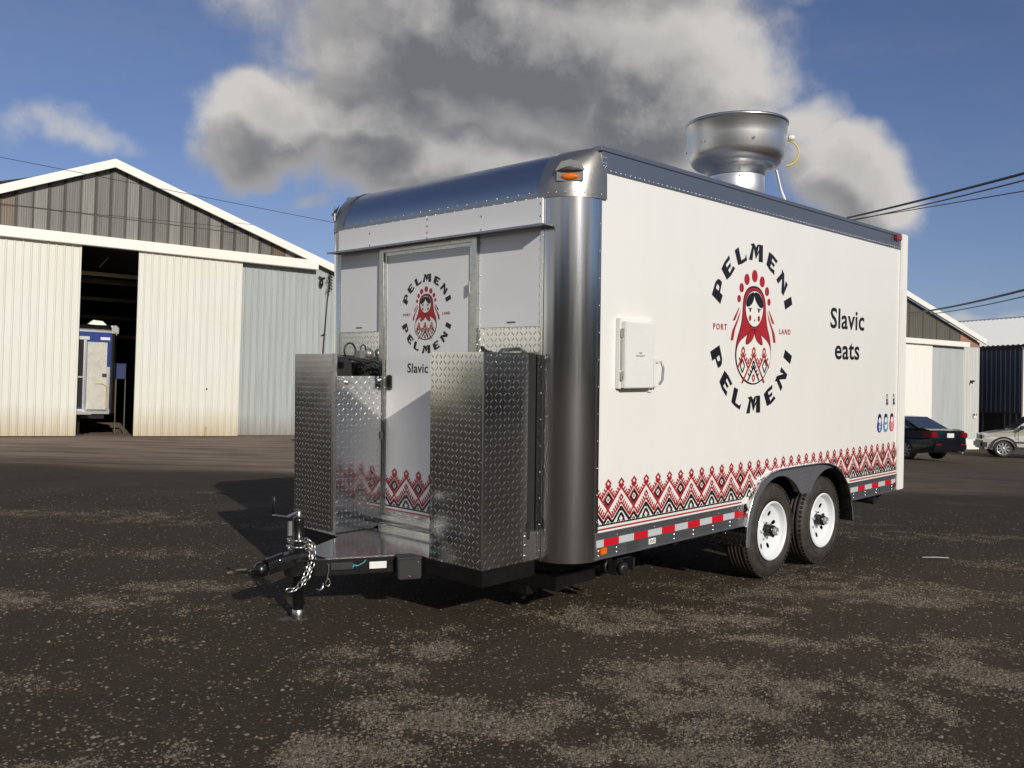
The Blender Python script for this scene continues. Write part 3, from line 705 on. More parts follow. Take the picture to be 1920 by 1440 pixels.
# coupler: channel narrowing forward to a ball socket
def cpl(a, b):
    vv_ = -1.13-.27*a; hw = .052-.020*a+.012*max(0, a-.8)*5; t_ = math.pi*b
    top = .030-.022*a+ .01*math.sin(a*math.pi)
    return (-1.208-hw*math.cos(t_)*(1 if True else 0), vv_, top-.075+.075*min(1, 1.35*math.sin(t_)))
mb = MB().grid(cpl, 10, 14)
mb.lathe([(.0, .036), (.022, .032), (.037, .014), (.042, -.010), (.038, -.034), (.030, -.040)], (-1.208, -1.425, -.030), (0, 0, 1), 24)
mb.obox((-1.208, -1.30, .022), (-1.208, -1.13, .045), .05, .010).tube([(-1.25, -1.36, -.04), (-1.25, -1.30, -.060), (-1.235, -1.26, -.050)], .006, 6)
mb.obox((-1.208, -1.40, .012), (-1.208, -1.29, .035), .028, .008)
cpo = part('coupler', mb, M['blacksteel'])
MB().dome((-1.17, -1.33, .010), (.6, -.2, 1), .008).dome((-1.176, -1.42, -.01), (1, -.4, .4), .006).build('coupler_bolt', M['chrome'], cpo)
# jack
JU, JV = -1.208, -1.186
jt = part('tongue_jack', MB().lathe([(.030, -.345), (.030, -.02), (.034, -.02), (.034, .02), (.031, .02), (.031, .19), (.033, .21), (.030, .228), (.0, .232)], (JU, JV, 0), (0, 0, 1), 20)
          .lathe([(.055, -.012), (.055, .004)], (JU, JV, 0), (0, 0, 1), 20).lathe([(0, .004), (.055, .004)], (JU, JV, 0), (0, 0, 1), 20), M['blacksteel'])
zf = -.352
MB().lathe([(.034, 0), (.036, .010), (.034, .045), (.030, .050)], (JU, JV, zf+.004), (0, 0, 1), 20).build('jack_collar', M['zinc'], jt)
MB().prism([(JU-.05, JV-.05, zf-.004), (JU+.03, JV-.06, zf-.004), (JU+.055, JV+.03, zf-.004), (JU-.02, JV+.055, zf-.004)], (0, 0, .007)).prism([(JU-.045, JV-.105, zf), (JU+.02, JV-.11, zf), (JU+.02, JV-.05, zf+.006), (JU-.04, JV-.045, zf+.006)], (0, 0, .005)).build('jack_foot', M['trimdark'], jt)
ck = MB().obox((JU, JV+.005, .262), (JU, JV-.075, .238), .020, .007, up=(0, .3, 1)).obox((JU, JV-.073, .238), (JU, JV-.165, .258), .018, .007, up=(0, .3, 1))
ck.lathe([(.014, 0), (.014, .03), (.009, .034), (0, .034)], (JU, JV, .23), (0, 0, 1), 12).build('jack_crank', M['zinc'], jt)
MB().lathe([(.0, 0), (.011, 0), (.012, .08), (.010, .098), (0, .10)], (JU, JV-.160, .262), (0, 0, 1), 12).build('crank_grip', M['blackplastic'], jt)
MB().box(JU-.052, JU-.036, JV-.04, JV+.01, .12, .20).build('jack_bracket', M['conduit'], jt)
# safety chains
def link(p, d, roll, parent, L_=.046, wd=.0125, r=.0043):
    d = d.normalized(); s_ = d.orthogonal().normalized(); s_ = Matrix.Rotation(roll, 3, d)@s_
    pts = []
    for k in range(12):
        a = 2*math.pi*k/12; x = math.cos(a)*L_/2*(1 if abs(math.cos(a)) > .5 else 1); y = math.sin(a)*wd
        pts.append(p+d*x+s_*y)
    return MB().tube(pts, r, 6, closed=True).build('chain_link', M['zinc'], parent)
def chain(path, parent, step=.0345):
    P = [Vector(p) for p in path]; out_ = []; acc = 0; i = 0; pos = P[0]; k = 0
    seg = [(a, b, (b-a).length) for a, b in zip(P, P[1:])]; tot = sum(s[2] for s in seg); n = int(tot/step)
    for k in range(n):
        t_ = (k+.5)*step; j = 0
        while t_ > seg[j][2] and j < len(seg)-1: t_ -= seg[j][2]; j += 1
        a, b, l_ = seg[j]; link(a+(b-a)*t_/l_, (b-a), (k % 2)*math.pi/2+.5, parent)
anchor = part('chain_anchor', MB().box(-1.165, -1.150, -1.16, -1.12, -.03, .005), M['blacksteel'])
def arcpts(r, w0, w1, a0, a1, n=12):
    return [(JU+r*math.cos(R(a0+(a1-a0)*k/n)), JV+r*math.sin(R(a0+(a1-a0)*k/n)), w0+(w1-w0)*k/n) for k in range(n+1)]
chain(arcpts(.052, .098, .100, 170, 395)+[(-1.150, -1.125, .06), (-1.135, -1.13, .0), (-1.130, -1.15, -.06), (-1.130, -1.18, -.115), (-1.14, -1.205, -.155)], anchor)
chain(arcpts(.054, .060, .062, 180, 390)+[(-1.150, -1.14, .03), (-1.135, -1.16, -.03), (-1.130, -1.19, -.09), (-1.14, -1.22, -.145), (-1.15, -1.25, -.168), (-1.155, -1.29, -.165), (-1.16, -1.32, -.15)], anchor)
hk = []
for k in range(13):
    a = R(200+k*200/12); hk.append((-1.10, -1.115+.024*math.cos(a), -.160+.024*math.sin(a)))
MB().tube(hk, [.004+.004*math.sin(math.pi*k/12) for k in range(13)], 8).build('chain_hook', M['zinc'], anchor)
# breakaway battery box, switch, sticker, clip
def onbeam(t_, dn=.0):     # point on the right A-frame beam's outer face, t from the kink to the tip
    a = Vector((-.85, -.62, 0)); b = Vector((-1.13, -1.13, 0)); d = (b-a).normalized(); n_ = Vector((-d.y, d.x, 0)); n_ = n_ if n_.x > 0 else -n_
    return a+(b-a)*t_+n_*(.0275+dn), d, n_
p, d, n_ = onbeam(.10, 0)
bb = part('breakaway_battery_box', MB().obox(p+n_*.05+Vector((0, 0, -.070))-d*.07, p+n_*.05+Vector((0, 0, -.070))+d*.065, .095, .115), M['rubberband'], bevel=.006)
MB().obox(p+n_*.05+Vector((0, 0, -.008))-d*.073, p+n_*.05+Vector((0, 0, -.008))+d*.068, .10, .012).build('box_lid', M['rubberband'], bb, bevel=.003)
MB().dome(p+n_*.0975+Vector((0, 0, -.11)), n_, .007).dome(p+n_*.0975-d*.05+Vector((0, 0, -.03)), n_, .006).build('box_screw', M['chrome'], bb)
a, d, n_ = onbeam(.30, .0012); b = onbeam(.47, .0012)[0]
part('label_sticker', MB().add([a+Vector((0, 0, -.075)), b+Vector((0, 0, -.075)), b+Vector((0, 0, -.035)), a+Vector((0, 0, -.035))], [(0, 1, 2, 3)]), M['label'])
a, d, n_ = onbeam(.63, .0); b = onbeam(.85, .0)[0]
part('breakaway_switch', MB().obox(a+n_*.008+Vector((0, 0, -.052)), b+n_*.008+Vector((0, 0, -.052)), .016, .035), M['rubberband'], bevel=.003)
a = onbeam(.62, .012)[0]
part('switch_wire', MB().tube([a+Vector((0, 0, -.055)), a-d*.02+n_*.004+Vector((0, 0, -.05)), a-d*.05+n_*.004+Vector((0, 0, -.035)), a-d*.065+Vector((0, 0, -.02))], .003, 6).tube([a+d*.01+Vector((0, 0, -.06)), a+d*.005+n_*.006+Vector((0, 0, -.045)), a-d*.015+n_*.006+Vector((0, 0, -.05))], .005, 6), M['blue_tag'])
a = onbeam(.87, .012)[0]
part('spring_clip', MB().tube([a+Vector((0, 0, -.04)), a+Vector((.0, 0, -.075)), a+d*.006+Vector((0, 0, -.10)), a+d*.008+Vector((0, 0, -.125))], .0045, 6)
     .tube([a+Vector((0, 0, -.115))+d*x+Vector((0, 0, z)) for x, z in ((.0, 0), (.016, -.02), (.014, -.04), (.0, -.045), (-.010, -.03), (-.004, -.008))], .003, 6, closed=True), M['zinc'])
# fold-down step bracket, drain valve under the skirt
part('step_bracket', MB().box(-.60, -.205, -.10, -.02, -.205, -.120).box(-.24, -.205, -.02, .26, -.190, -.130).box(-.28, -.205, -.09, .26, -.130, -.124), M['blacksteel'], bevel=.002)
part('stabilizer_foot', MB().box(-.58, -.42, -.12, -.02, -.26, -.205).tube([(-.5, -.07, -.20), (-.5, -.07, -.30)], .025, 10), M['blacksteel'])
dv = part('drain_valve', MB().tube([(-.38, .34, -.115), (-.20, .36, -.12)], .032, 12).lathe([(.0, 0), (.042, 0), (.044, .025), (.036, .028)], (-.20, .36, -.12), (1, .1, 0), 16).box(-.17, -.10, .345, .405, -.165, -.075).lathe([(.0, 0), (.040, 0), (.042, .03), (.03, .035), (0, .035)], (-.10, .38, -.122), (1, .1, 0), 16), M['blackplastic'])
MB().tube([(-.13, .38, -.075), (-.11, .45, -.070), (-.11, .50, -.072)], .006, 6).box(-.14, -.08, .48, .50, -.15, -.07).build('valve_handle', M['blackplastic'], dv)
MB().tube([(-.070, .355, -.13), (-.066, .36, -.105), (-.066, .385, -.10), (-.068, .40, -.12)], .004, 6).build('valve_ring', M['zinc'], dv)
part('tail_pipe', MB().tube([(-.30, 4.05, -.06), (-.04, 4.05, -.07)], .03, 12).box(-.15, -.08, 4.12, 4.24, -.075, -.01), M['blackplastic'])

# ---- rivets (far too small and many to pick apart)
mb = MB()
v_ = .05
while v_ < LN-.04: mb.dome((.006, v_, 2.232), (1, 0, 0), .0048, .003, n=5); v_ += .047
for v_ in (.02, .04): 
    for w_ in (2.30, 2.27, 2.25): mb.dome((.006, v_+.01, w_), (1, 0, 0), .004, .003, n=5)
for v_ in (.03, .20, .56, .80, 1.02, 1.26, 1.48, 3.50, 3.74, 3.98, 4.33): 
    for w_ in (.018, .045): mb.dome((.006, v_, w_), (1, 0, 0), .0075, .004, n=6)
for v_ in (.20, .58, .95, 1.33): mb.dome((.006, v_, .122), (1, 0, 0), .004, .003, n=5)
w_ = .06
while w_ < 2.05: mb.dome((.0042, .010, w_), (1, 0, 0), .004, .003, n=5); w_ += .155
w_ = .05
while w_ < 1.9: mb.dome((-.228, F-.004, w_), (0, -1, 0), .0045, .003, n=5); mb.dome((WD+.228, F-.004, w_), (0, -1, 0), .0045, .003, n=5); w_ += .15
w_ = 1.36
while w_ < 1.9: mb.dome((-.243, F-.003, w_), (0, -1, 0), .005, .004, n=6); mb.dome((-2.185, F-.003, w_), (0, -1, 0), .005, .004, n=6); w_ += .052
w_ = 1.35
while w_ < 1.9: mb.dome((-.735, F-.003, w_), (0, -1, 0), .005, .004, n=6); w_ += .1
u_ = U0+.04
while u_ < U1: 
    mb.dome((u_, F-.006, 2.066), (0, -1, 0), .0045, .003, n=5); mb.dome((u_+.02, F-.0005, 2.10), (0, -1, .1), .0045, .003, n=5); u_ += .088
for (a, b, c, d_) in ((-1.83, 2.01, .012, 0), (-.72, 2.01, 0, 0), (-1.222, 2.045, 0, 0), (-1.222, 2.0, 0, 0), (-1.222, 1.96, 0, 0), (-1.222, 1.925, 0, 0), (-1.83, 1.93, 0, 0), (-.72, 1.93, 0, 0), (-.235, 2.03, 0, 0), (-.235, 1.96, 0, 0)):
    mb.dome((a, F-.014, b), (0, -1, 0), .007, .004, n=6)
for k in range(7):
    th = R(8+k*12.5)
    for sg, uc in ((1, -.22), (-1, WD+.22)): mb.dome((uc+sg*.232*math.sin(th), .04-.272*math.cos(th)+.001, 2.085), (sg*math.sin(th), -math.cos(th), 0), .0045, .003, n=5)
part('rivets', mb, M['rivet'], kind='stuff')
mb = MB(); mb.tube([(-2.435, -.02, 2.0), (-2.45, -.02, 2.02)], .004, 5)
for w_, r_ in ((2.135, .020), (2.19, .018), (2.235, .012)): mb.tube([(WD-.0, .05, w_), (WD-.03, .045, w_)], r_, 8)
part('awning_bracket', mb, M['blackplastic'])
part('roof_vent_cap', MB().lathe([(.05, 0), (.05, .04), (.03, .065), (.0, .07)], (-2.1, .35, 2.36), (0, 0, 1), 12).obox((-2.1, .35, 2.42), (-1.98, .33, 2.42), .03, .012), M['blackplastic'])

# ---- small plates on the skirt
part('side_marker', MB().box(.006, .018, .034, .098, .020, .064), M['amber'], bevel=.006, label='orange side marker lamp on the skirt')
part('side_marker', MB().box(.006, .018, LN-.075, LN-.035, .035, .075), M['redlens'], bevel=.005, label='red side marker lamp on the skirt')
part('access_plate', MB().box(.006, .009, .285, .41, .006, .066), M['rail'], bevel=.001)
part('rating_label', MB().box(.006, .008, .520, .592, .018, .052), M['label'])
# two small indistinct print marks above the icons
# ---- electrical box
eb = part('electrical_box', MB().box(0, .030, .170, .530, .978, 1.392), M['boxwhite'], bevel=.003)
MB().box(.030, .062, .185, .470, .982, 1.372).build('box_door', M['boxwhite'], eb, bevel=.004)
MB().box(.010, .054, .478, .522, .985, 1.165).build('switch_housing', M['boxwhite'], eb, bevel=.004)
MB().tube([(.05, .500, 1.135), (.075, .525, 1.14), (.078, .545, 1.10), (.075, .54, 1.03), (.06, .53, 1.0)], [.006, .007, .008, .008, .007], 8).build('switch_lever', M['conduit'], eb)
mb = MB()
for w_ in (1.28, 1.03): mb.tube([(.045, .176, w_), (.045, .176, w_+.05)], .008, 8)
mb.tube([(.040, .176, 1.09), (.040, .176, 1.27)], .004, 6).build('box_hinge', M['zinc'], eb)
MB().box(.0, .012, .49, .525, .955, .978).build('box_foot', M['boxwhite'], eb)
# ---- roof exhaust fan
fc = (-.70, 2.69, 0)
prof = [(.205, 2.36), (.225, 2.38), (.235, 2.40), (.235, 2.70), (.244, 2.705), (.244, 2.735), (.256, 2.74), (.258, 2.76), (.300, 2.767), (.343, 2.782), (.374, 2.808), (.392, 2.842), (.401, 2.885), (.412, 3.00), (.423, 3.12), (.428, 3.13), (.428, 3.14), (.418, 3.137), (.405, 3.0), (.40, 2.88), (.30, 2.80), (.1, 2.79), (0, 2.79)]
ef = part('exhaust_fan', MB().lathe([(.28, 2.355), (.28, 2.385), (.235, 2.40), (.235, 2.698)], fc, (0, 0, 1), 48), M['fan'])
MB().lathe([(r_*.975, h_) for r_, h_ in prof[3:]], fc, (0, 0, 1), 64).build('fan_bowl', M['fan'], ef)
MB().lathe([(.411, 3.116), (.420, 3.122), (.421, 3.138), (.411, 3.146)], fc, (0, 0, 1), 64).build('bowl_rim', M['zinc'], ef)
MB().lathe([(.0, 0), (.17, 0), (.17, .22), (.14, .26), (0, .27)], (-.70, 2.69, 2.79), (0, 0, 1), 24).build('motor_dome', M['fan'], ef)
mb = MB()
for k in range(6):
    a = R(20+60*k); mb.dome((fc[0]+.415*math.cos(a), fc[1]+.415*math.sin(a), 2.94), (math.cos(a), math.sin(a), 0), .010)
for a in (R(-52),): 
    mb.dome((fc[0]+.244*math.cos(a), fc[1]+.244*math.sin(a), 2.72), (math.cos(a), math.sin(a), 0), .009); mb.dome((fc[0]+.235*math.cos(a), fc[1]+.235*math.sin(a), 2.67), (math.cos(a), math.sin(a), 0), .009)
mb.build('bowl_bolt', M['conduit'], ef)
a = R(38); rd = Vector((math.cos(a), math.sin(a), 0)); cc = Vector(fc)
MB().tube([cc+rd*(.405+.105*math.sin(q))+Vector((0, 0, 2.90+.105*math.cos(q))) for q in np.linspace(.1, 3.1, 20)], .007, 8).build('yellow_cable', M['yellowhose'], ef)
MB().lathe([(0, 0), (.022, 0), (.026, .03), (.018, .05), (0, .05)], cc+rd*.425+Vector((0, 0, 3.02)), (rd.x, rd.y, .2), 12).build('cable_gland', M['label'], ef)
MB().tube([cc+rd*.33+Vector((0, 0, 2.76)), cc+rd*.37+Vector((0, 0, 2.60)), cc+rd*.46+Vector((0, 0, 2.38))], .012, 8).build('conduit_pipe', M['conduit'], ef)
MB().tube([cc+rd*.22+Vector((0, 0, 2.50)), cc+rd*.33+Vector((0, 0, 2.50))], .022, 8).box(-.60, -.50, 2.43, 2.50, 2.37, 2.46).build('drain_fitting', M['conduit'], ef)

# ================================================================== PRINTED VINYL (flat print, thin sheets on the panels)
class Decal:
    def __init__(s, fn): s.fn = fn; s.mb = MB(); s.k = 0
    def poly(s, pts, mi, layer=0):
        d = .0012+layer*.0009+(s.k % 24)*.00003; s.k += 1
        s.mb.poly([s.fn(x, y, d) for x, y in pts], mi); return s
    def line(s, p, q, w, mi, layer=0):
        p = Vector((*p, 0)); q = Vector((*q, 0)); d = (q-p).normalized(); n = Vector((-d.y, d.x, 0))*w/2
        return s.poly([(c.x, c.y) for c in (p-n, q-n, q+n, p+n)], mi, layer)
    def pline(s, pts, w, mi, layer=0, closed=False):
        n = len(pts)
        for i in range(n if closed else n-1): s.line(pts[i], pts[(i+1) % n], w, mi, layer)
        return s
    def ell(s, c, rx, ry, mi, layer=0, n=20):
        return s.poly([(c[0]+rx*math.cos(2*math.pi*k/n), c[1]+ry*math.sin(2*math.pi*k/n)) for k in range(n)], mi, layer)
    def text(s, st, x, y, size, xs, mi, bold=0., layer=0, align='L', spacing=1.):
        vs, fs = text_polys(st, size, xs, bold, spacing)
        wid = max(v[0] for v in vs); o = {'L': 0, 'C': -wid/2, 'R': -wid}[align]
        d = .0012+layer*.0009+(s.k % 24)*.00003; s.k += 1
        s.mb.add([s.fn(vx+x+o, vy+y, d) for vx, vy in vs], fs, mi); return s
def on_side(x, y, d): return (d, x, y)
def on_front(x, y, d): return (x, F-.006-d, y)
GL = {
 'P': [[(0, 0), (.40, 0), (.40, 1), (.02, 1)], [(.40, 1), (.40, .80), (.62, .78), (.86, .66), (.80, .86), (.60, 1)], [(.86, .66), (.62, .78), (.58, .50), (.84, .40)], [(.40, .32), (.84, .40), (.58, .52), (.40, .50)]],
 'E': [[(.04, .10), (.40, 0), (.36, 1), (0, .92)], [(.36, 1), (.365, .80), (.78, .76), (.84, .98)], [(.38, .60), (.385, .43), (.66, .40), (.70, .60)], [(.395, .2), (.40, 0), (.86, .04), (.78, .28)]],
 'L': [[(.06, .06), (.38, .0), (.34, 1), (0, .94)], [(.375, .20), (.38, .0), (.82, .02), (.84, .40), (.70, .22)]],
 'M': [[(-.08, 0), (.22, 0), (.34, 1), (.04, .92), (.16, .78)], [(.34, 1), (.31, .70), (.50, .10), (.58, .40)], [(.34, .98), (.58, .38), (.76, 1.0), (.60, .96), (.50, .78)], [(.76, 1.), (1.08, 1.), (1.10, 0), (.74, 0)], [(.50, .1), (.58, .42), (.76, .72), (.76, .56)]],
 'N': [[(.04, 0), (.28, 0), (.34, .62), (.30, 1), (.0, .96), (.12, .8)], [(.30, 1), (.34, .60), (.74, .02), (.78, .44)], [(.74, .0), (.98, .06), (.86, .94), (.62, .88), (.78, .44)]],
 'I': [[(0, .03), (.40, 0), (.42, .97), (.04, 1)]]}
GW = {'P': .84, 'E': .84, 'L': .82, 'M': 1.04, 'N': .96, 'I': .42}
TOPA = [-64, -43, -22, 1, 26, 48.5, 67]; BOTA = [-113.5, -135.5, -155.5, 179.5, 154, 131, 111]
def emblem(dc, cx, cy, k):
    T = lambda p: (cx+p[0]*k, cy+p[1]*k)
    for word, angs, bot in (('PELMENI', TOPA, False), ('PELMENI', BOTA, True)):
        for ch, a in zip(word, angs):
            th = math.radians(a); c = (.541*math.sin(th), .541*math.cos(th)); rot = -th if not bot else -(th-math.pi)
            h = .118; wd = .115*1.0
            for pg in GL[ch]:
                q = []
                for x, y in pg:
                    lx = (x-GW[ch]/2)*h*1.42; ly = (y-.5)*h*1.04
                    q.append(T((c[0]+lx*math.cos(rot)-ly*math.sin(rot), c[1]+lx*math.sin(rot)+ly*math.cos(rot))))
                dc.poly(q, 0, 0)
    dc.text('PORT', *T((-.462, -.024)), .055*k, 1.05, 1, .0014*k, 0, 'C', 1.35); dc.text('LAND', *T((.455, -.026)), .055*k, 1.0, 1, .0014*k, 0, 'C', 1.35)
    sm = lambda pts, n=3: chaikin(pts, n)
    outline = [(-.012, .304), (.07, .294), (.132, .246), (.158, .188), (.163, .109), (.186, .011), (.228, -.058), (.246, -.148), (.239, -.228), (.195, -.308), (.115, -.378), (-.01, -.407), (-.135, -.378), (-.216, -.31), (-.258, -.234), (-.261, -.158), (-.236, -.072), (-.190, .006), (-.169, .092), (-.166, .169), (-.149, .237), (-.094, .288)]
    face = [(-.012, .268), (.058, .256), (.103, .215), (.117, .146), (.099, .076), (.05, .026), (-.006, .009), (-.063, .023), (-.112, .066), (-.133, .133), (-.126, .2), (-.083, .246)]
    hair1 = [(-.130, .147), (-.124, .2), (-.083, .241), (-.014, .262), (-.014, .222), (-.033, .180), (-.080, .150)]
    hair2 = [(-.014, .262), (.058, .251), (.103, .209), (.116, .146), (.062, .150), (.015, .184), (-.014, .222)]
    belly = [(-.006, -.010), (.112, -.055), (.200, -.099), (.236, -.158), (.229, -.228), (.182, -.303), (.108, -.366), (-.011, -.397), (-.129, -.366), (-.207, -.305), (-.247, -.234), (-.249, -.158), (-.212, -.10), (-.121, -.055)]
    def shr(pts, s_, c=(-.01, -.05)): return [(c[0]+(x-c[0])*s_, c[1]+(y-c[1])*s_) for x, y in pts]
    dc.poly([T(p) for p in sm(outline)], 0, 1); dc.poly([T(p) for p in sm(shr(outline, .965))], 1, 2)
    dc.poly([T(p) for p in sm(shr(face, 1.05, (-.01, .14)))], 0, 3); dc.poly([T(p) for p in sm(face)], 2, 4)
    dc.poly([T(p) for p in sm(hair1, 2)], 0, 5); dc.poly([T(p) for p in sm(hair2, 2)], 0, 5)
    dc.poly([T(p) for p in sm(shr(belly, 1.02, (0, -.2)), 2)], 0, 3); dc.poly([T(p) for p in sm(belly, 2)], 2, 4)
    for s_ in (-1, 1):
        lf = [(-.006, -.003), (s_*.075-.006, -.026), (s_*.112-.008, -.075), (s_*.114-.006, -.118), (s_*.052-.006, -.098), (s_*.010-.006, -.062)]
        dc.poly([T(p) for p in sm(shr(lf, 1.12, (s_*.06-.006, -.06)), 2)], 0, 5); dc.poly([T(p) for p in sm(lf, 2)], 1, 6)
        dc.ell(T((s_*.062-.009, .071)), .017*k, .022*k, 1, 5); dc.ell(T((s_*.060-.009, .128)), .011*k, .015*k, 0, 5)
        dc.line(T((s_*.036-.009, .142)), T((s_*.088-.009, .137)), .006*k, 0, 6)
        dc.poly([T((s_*x-.004, y)) for x, y in ((.205, .138), (.235, .088), (.262, .047), (.296, .041), (.262, .084), (.216, .135))], 1, 0)
        dc.poly([T((s_*x-.004, y)) for x, y in ((.185, .139), (.208, .068), (.262, -.018), (.284, -.093), (.318, -.093), (.300, -.028), (.238, .050), (.199, .108))], 1, 0)
    dc.ell(T((-.006, .057)), .008*k, .007*k, 1, 5)
    for (x, y), r in zip([(-.217, .199), (-.184, .277), (-.113, .34), (-.005, .372), (.103, .339), (.175, .274), (.206, .199)], (.026, .033, .040, .044, .040, .033, .026)):
        dc.ell(T((x, y)), r*k*.93, r*k, 1, 0)
    # embroidery on the belly
    def dia(c, rx, ry, w, mi): dc.pline([T((c[0], c[1]+ry)), T((c[0]+rx, c[1])), T((c[0], c[1]-ry)), T((c[0]-rx, c[1]))], w*1.5*k, mi, 5, True)
    for cx_, lim in ((-.158, -.300), (-.010, -.39), (.138, -.300)):
        dia((cx_, -.163), .022, .028, .010, 1)
        for s_ in (-1, 1):
            x1 = .098 if cx_ else .0
            for j, (o, le) in enumerate(((-.192, .10), )):
                xe = .072 if cx_ != -.010 else .155
                ye = -.192-(xe*1.25); dc.line(T((cx_, -.190)), T((cx_+s_*xe, ye)), .017*k, 1, 5)
            for j in (0, 1): dc.line(T((cx_+s_*(.012+.022*j), -.207-.026*j)), T((cx_+s_*(.034+.022*j), -.183-.026*j)), .014*k, 1, 6)
    for cx_ in (-.166, .146): dia((cx_, -.268), .030, .046, .009, 0)
    for cx_ in (-.084, .064): dia((cx_, -.238), .012, .016, .008, 1)
    dia((-.010, -.255), .018, .024, .010, 0)
    for s_ in (-1, 1):
        dc.line(T((-.010, -.275)), T((-.010+s_*.080, -.372)), .015*k, 0, 6)
        for j in (0, 1, 2): dc.line(T((-.010+s_*(.012+.020*j), -.292-.025*j)), T((-.010+s_*(.034+.020*j), -.268-.025*j)), .014*k, 0, 5)
    dia((-.010, -.352), .020, .025, .009, 1)
def chaikin(pts, n):
    for _ in range(n):
        q = []
        for i in range(len(pts)):
            a, b = pts[i], pts[(i+1) % len(pts)]
            q += [(.75*a[0]+.25*b[0], .75*a[1]+.25*b[1]), (.25*a[0]+.75*b[0], .25*a[1]+.75*b[1])]
        pts = q
    return pts
VM = [M['decal_black'], M['decal_red'], M['decal_white'], M['decal_pink']]
sidep = [o for o in bpy.data.objects if o.name == 'side_panel'][0]
def decal_obj(name, dc, parent, label=None):
    o = dc.mb.build(name, VM+[M['icon_blue'], M['icon_sky'], M['icon_pink'], M['ink']], parent)
    if label: o['label'] = label
    return o
d = Decal(on_side); emblem(d, 1.778, 1.392, 1.0); decal_obj('logo_print', d, sidep, 'round logo: headscarf doll ringed by the word PELMENI twice, PORT and LAND at the sides')
d = Decal(on_front); emblem(d, -1.232, 1.438, .425); decal_obj('logo_print', d, dr, 'small round doll logo with PELMENI lettering on the door')
d = Decal(on_side); d.text('Slavic', 3.33, 1.448, .232, 1.26, 0, .0042, 0, 'C', 1.04); decal_obj('lettering', d, sidep, 'black lettering Slavic'); d = Decal(on_side); d.text('eats', 3.33, 1.196, .232, 1.26, 0, .0042, 0, 'C', 1.04)
decal_obj('lettering', d, sidep, 'black lettering eats')
d = Decal(on_front); d.text('Slavic eats', -1.222, 1.055, .086, 1.08, 0, .0012, 0, 'C', 1.04); decal_obj('lettering', d, dr, 'black lettering Slavic eats on the door')
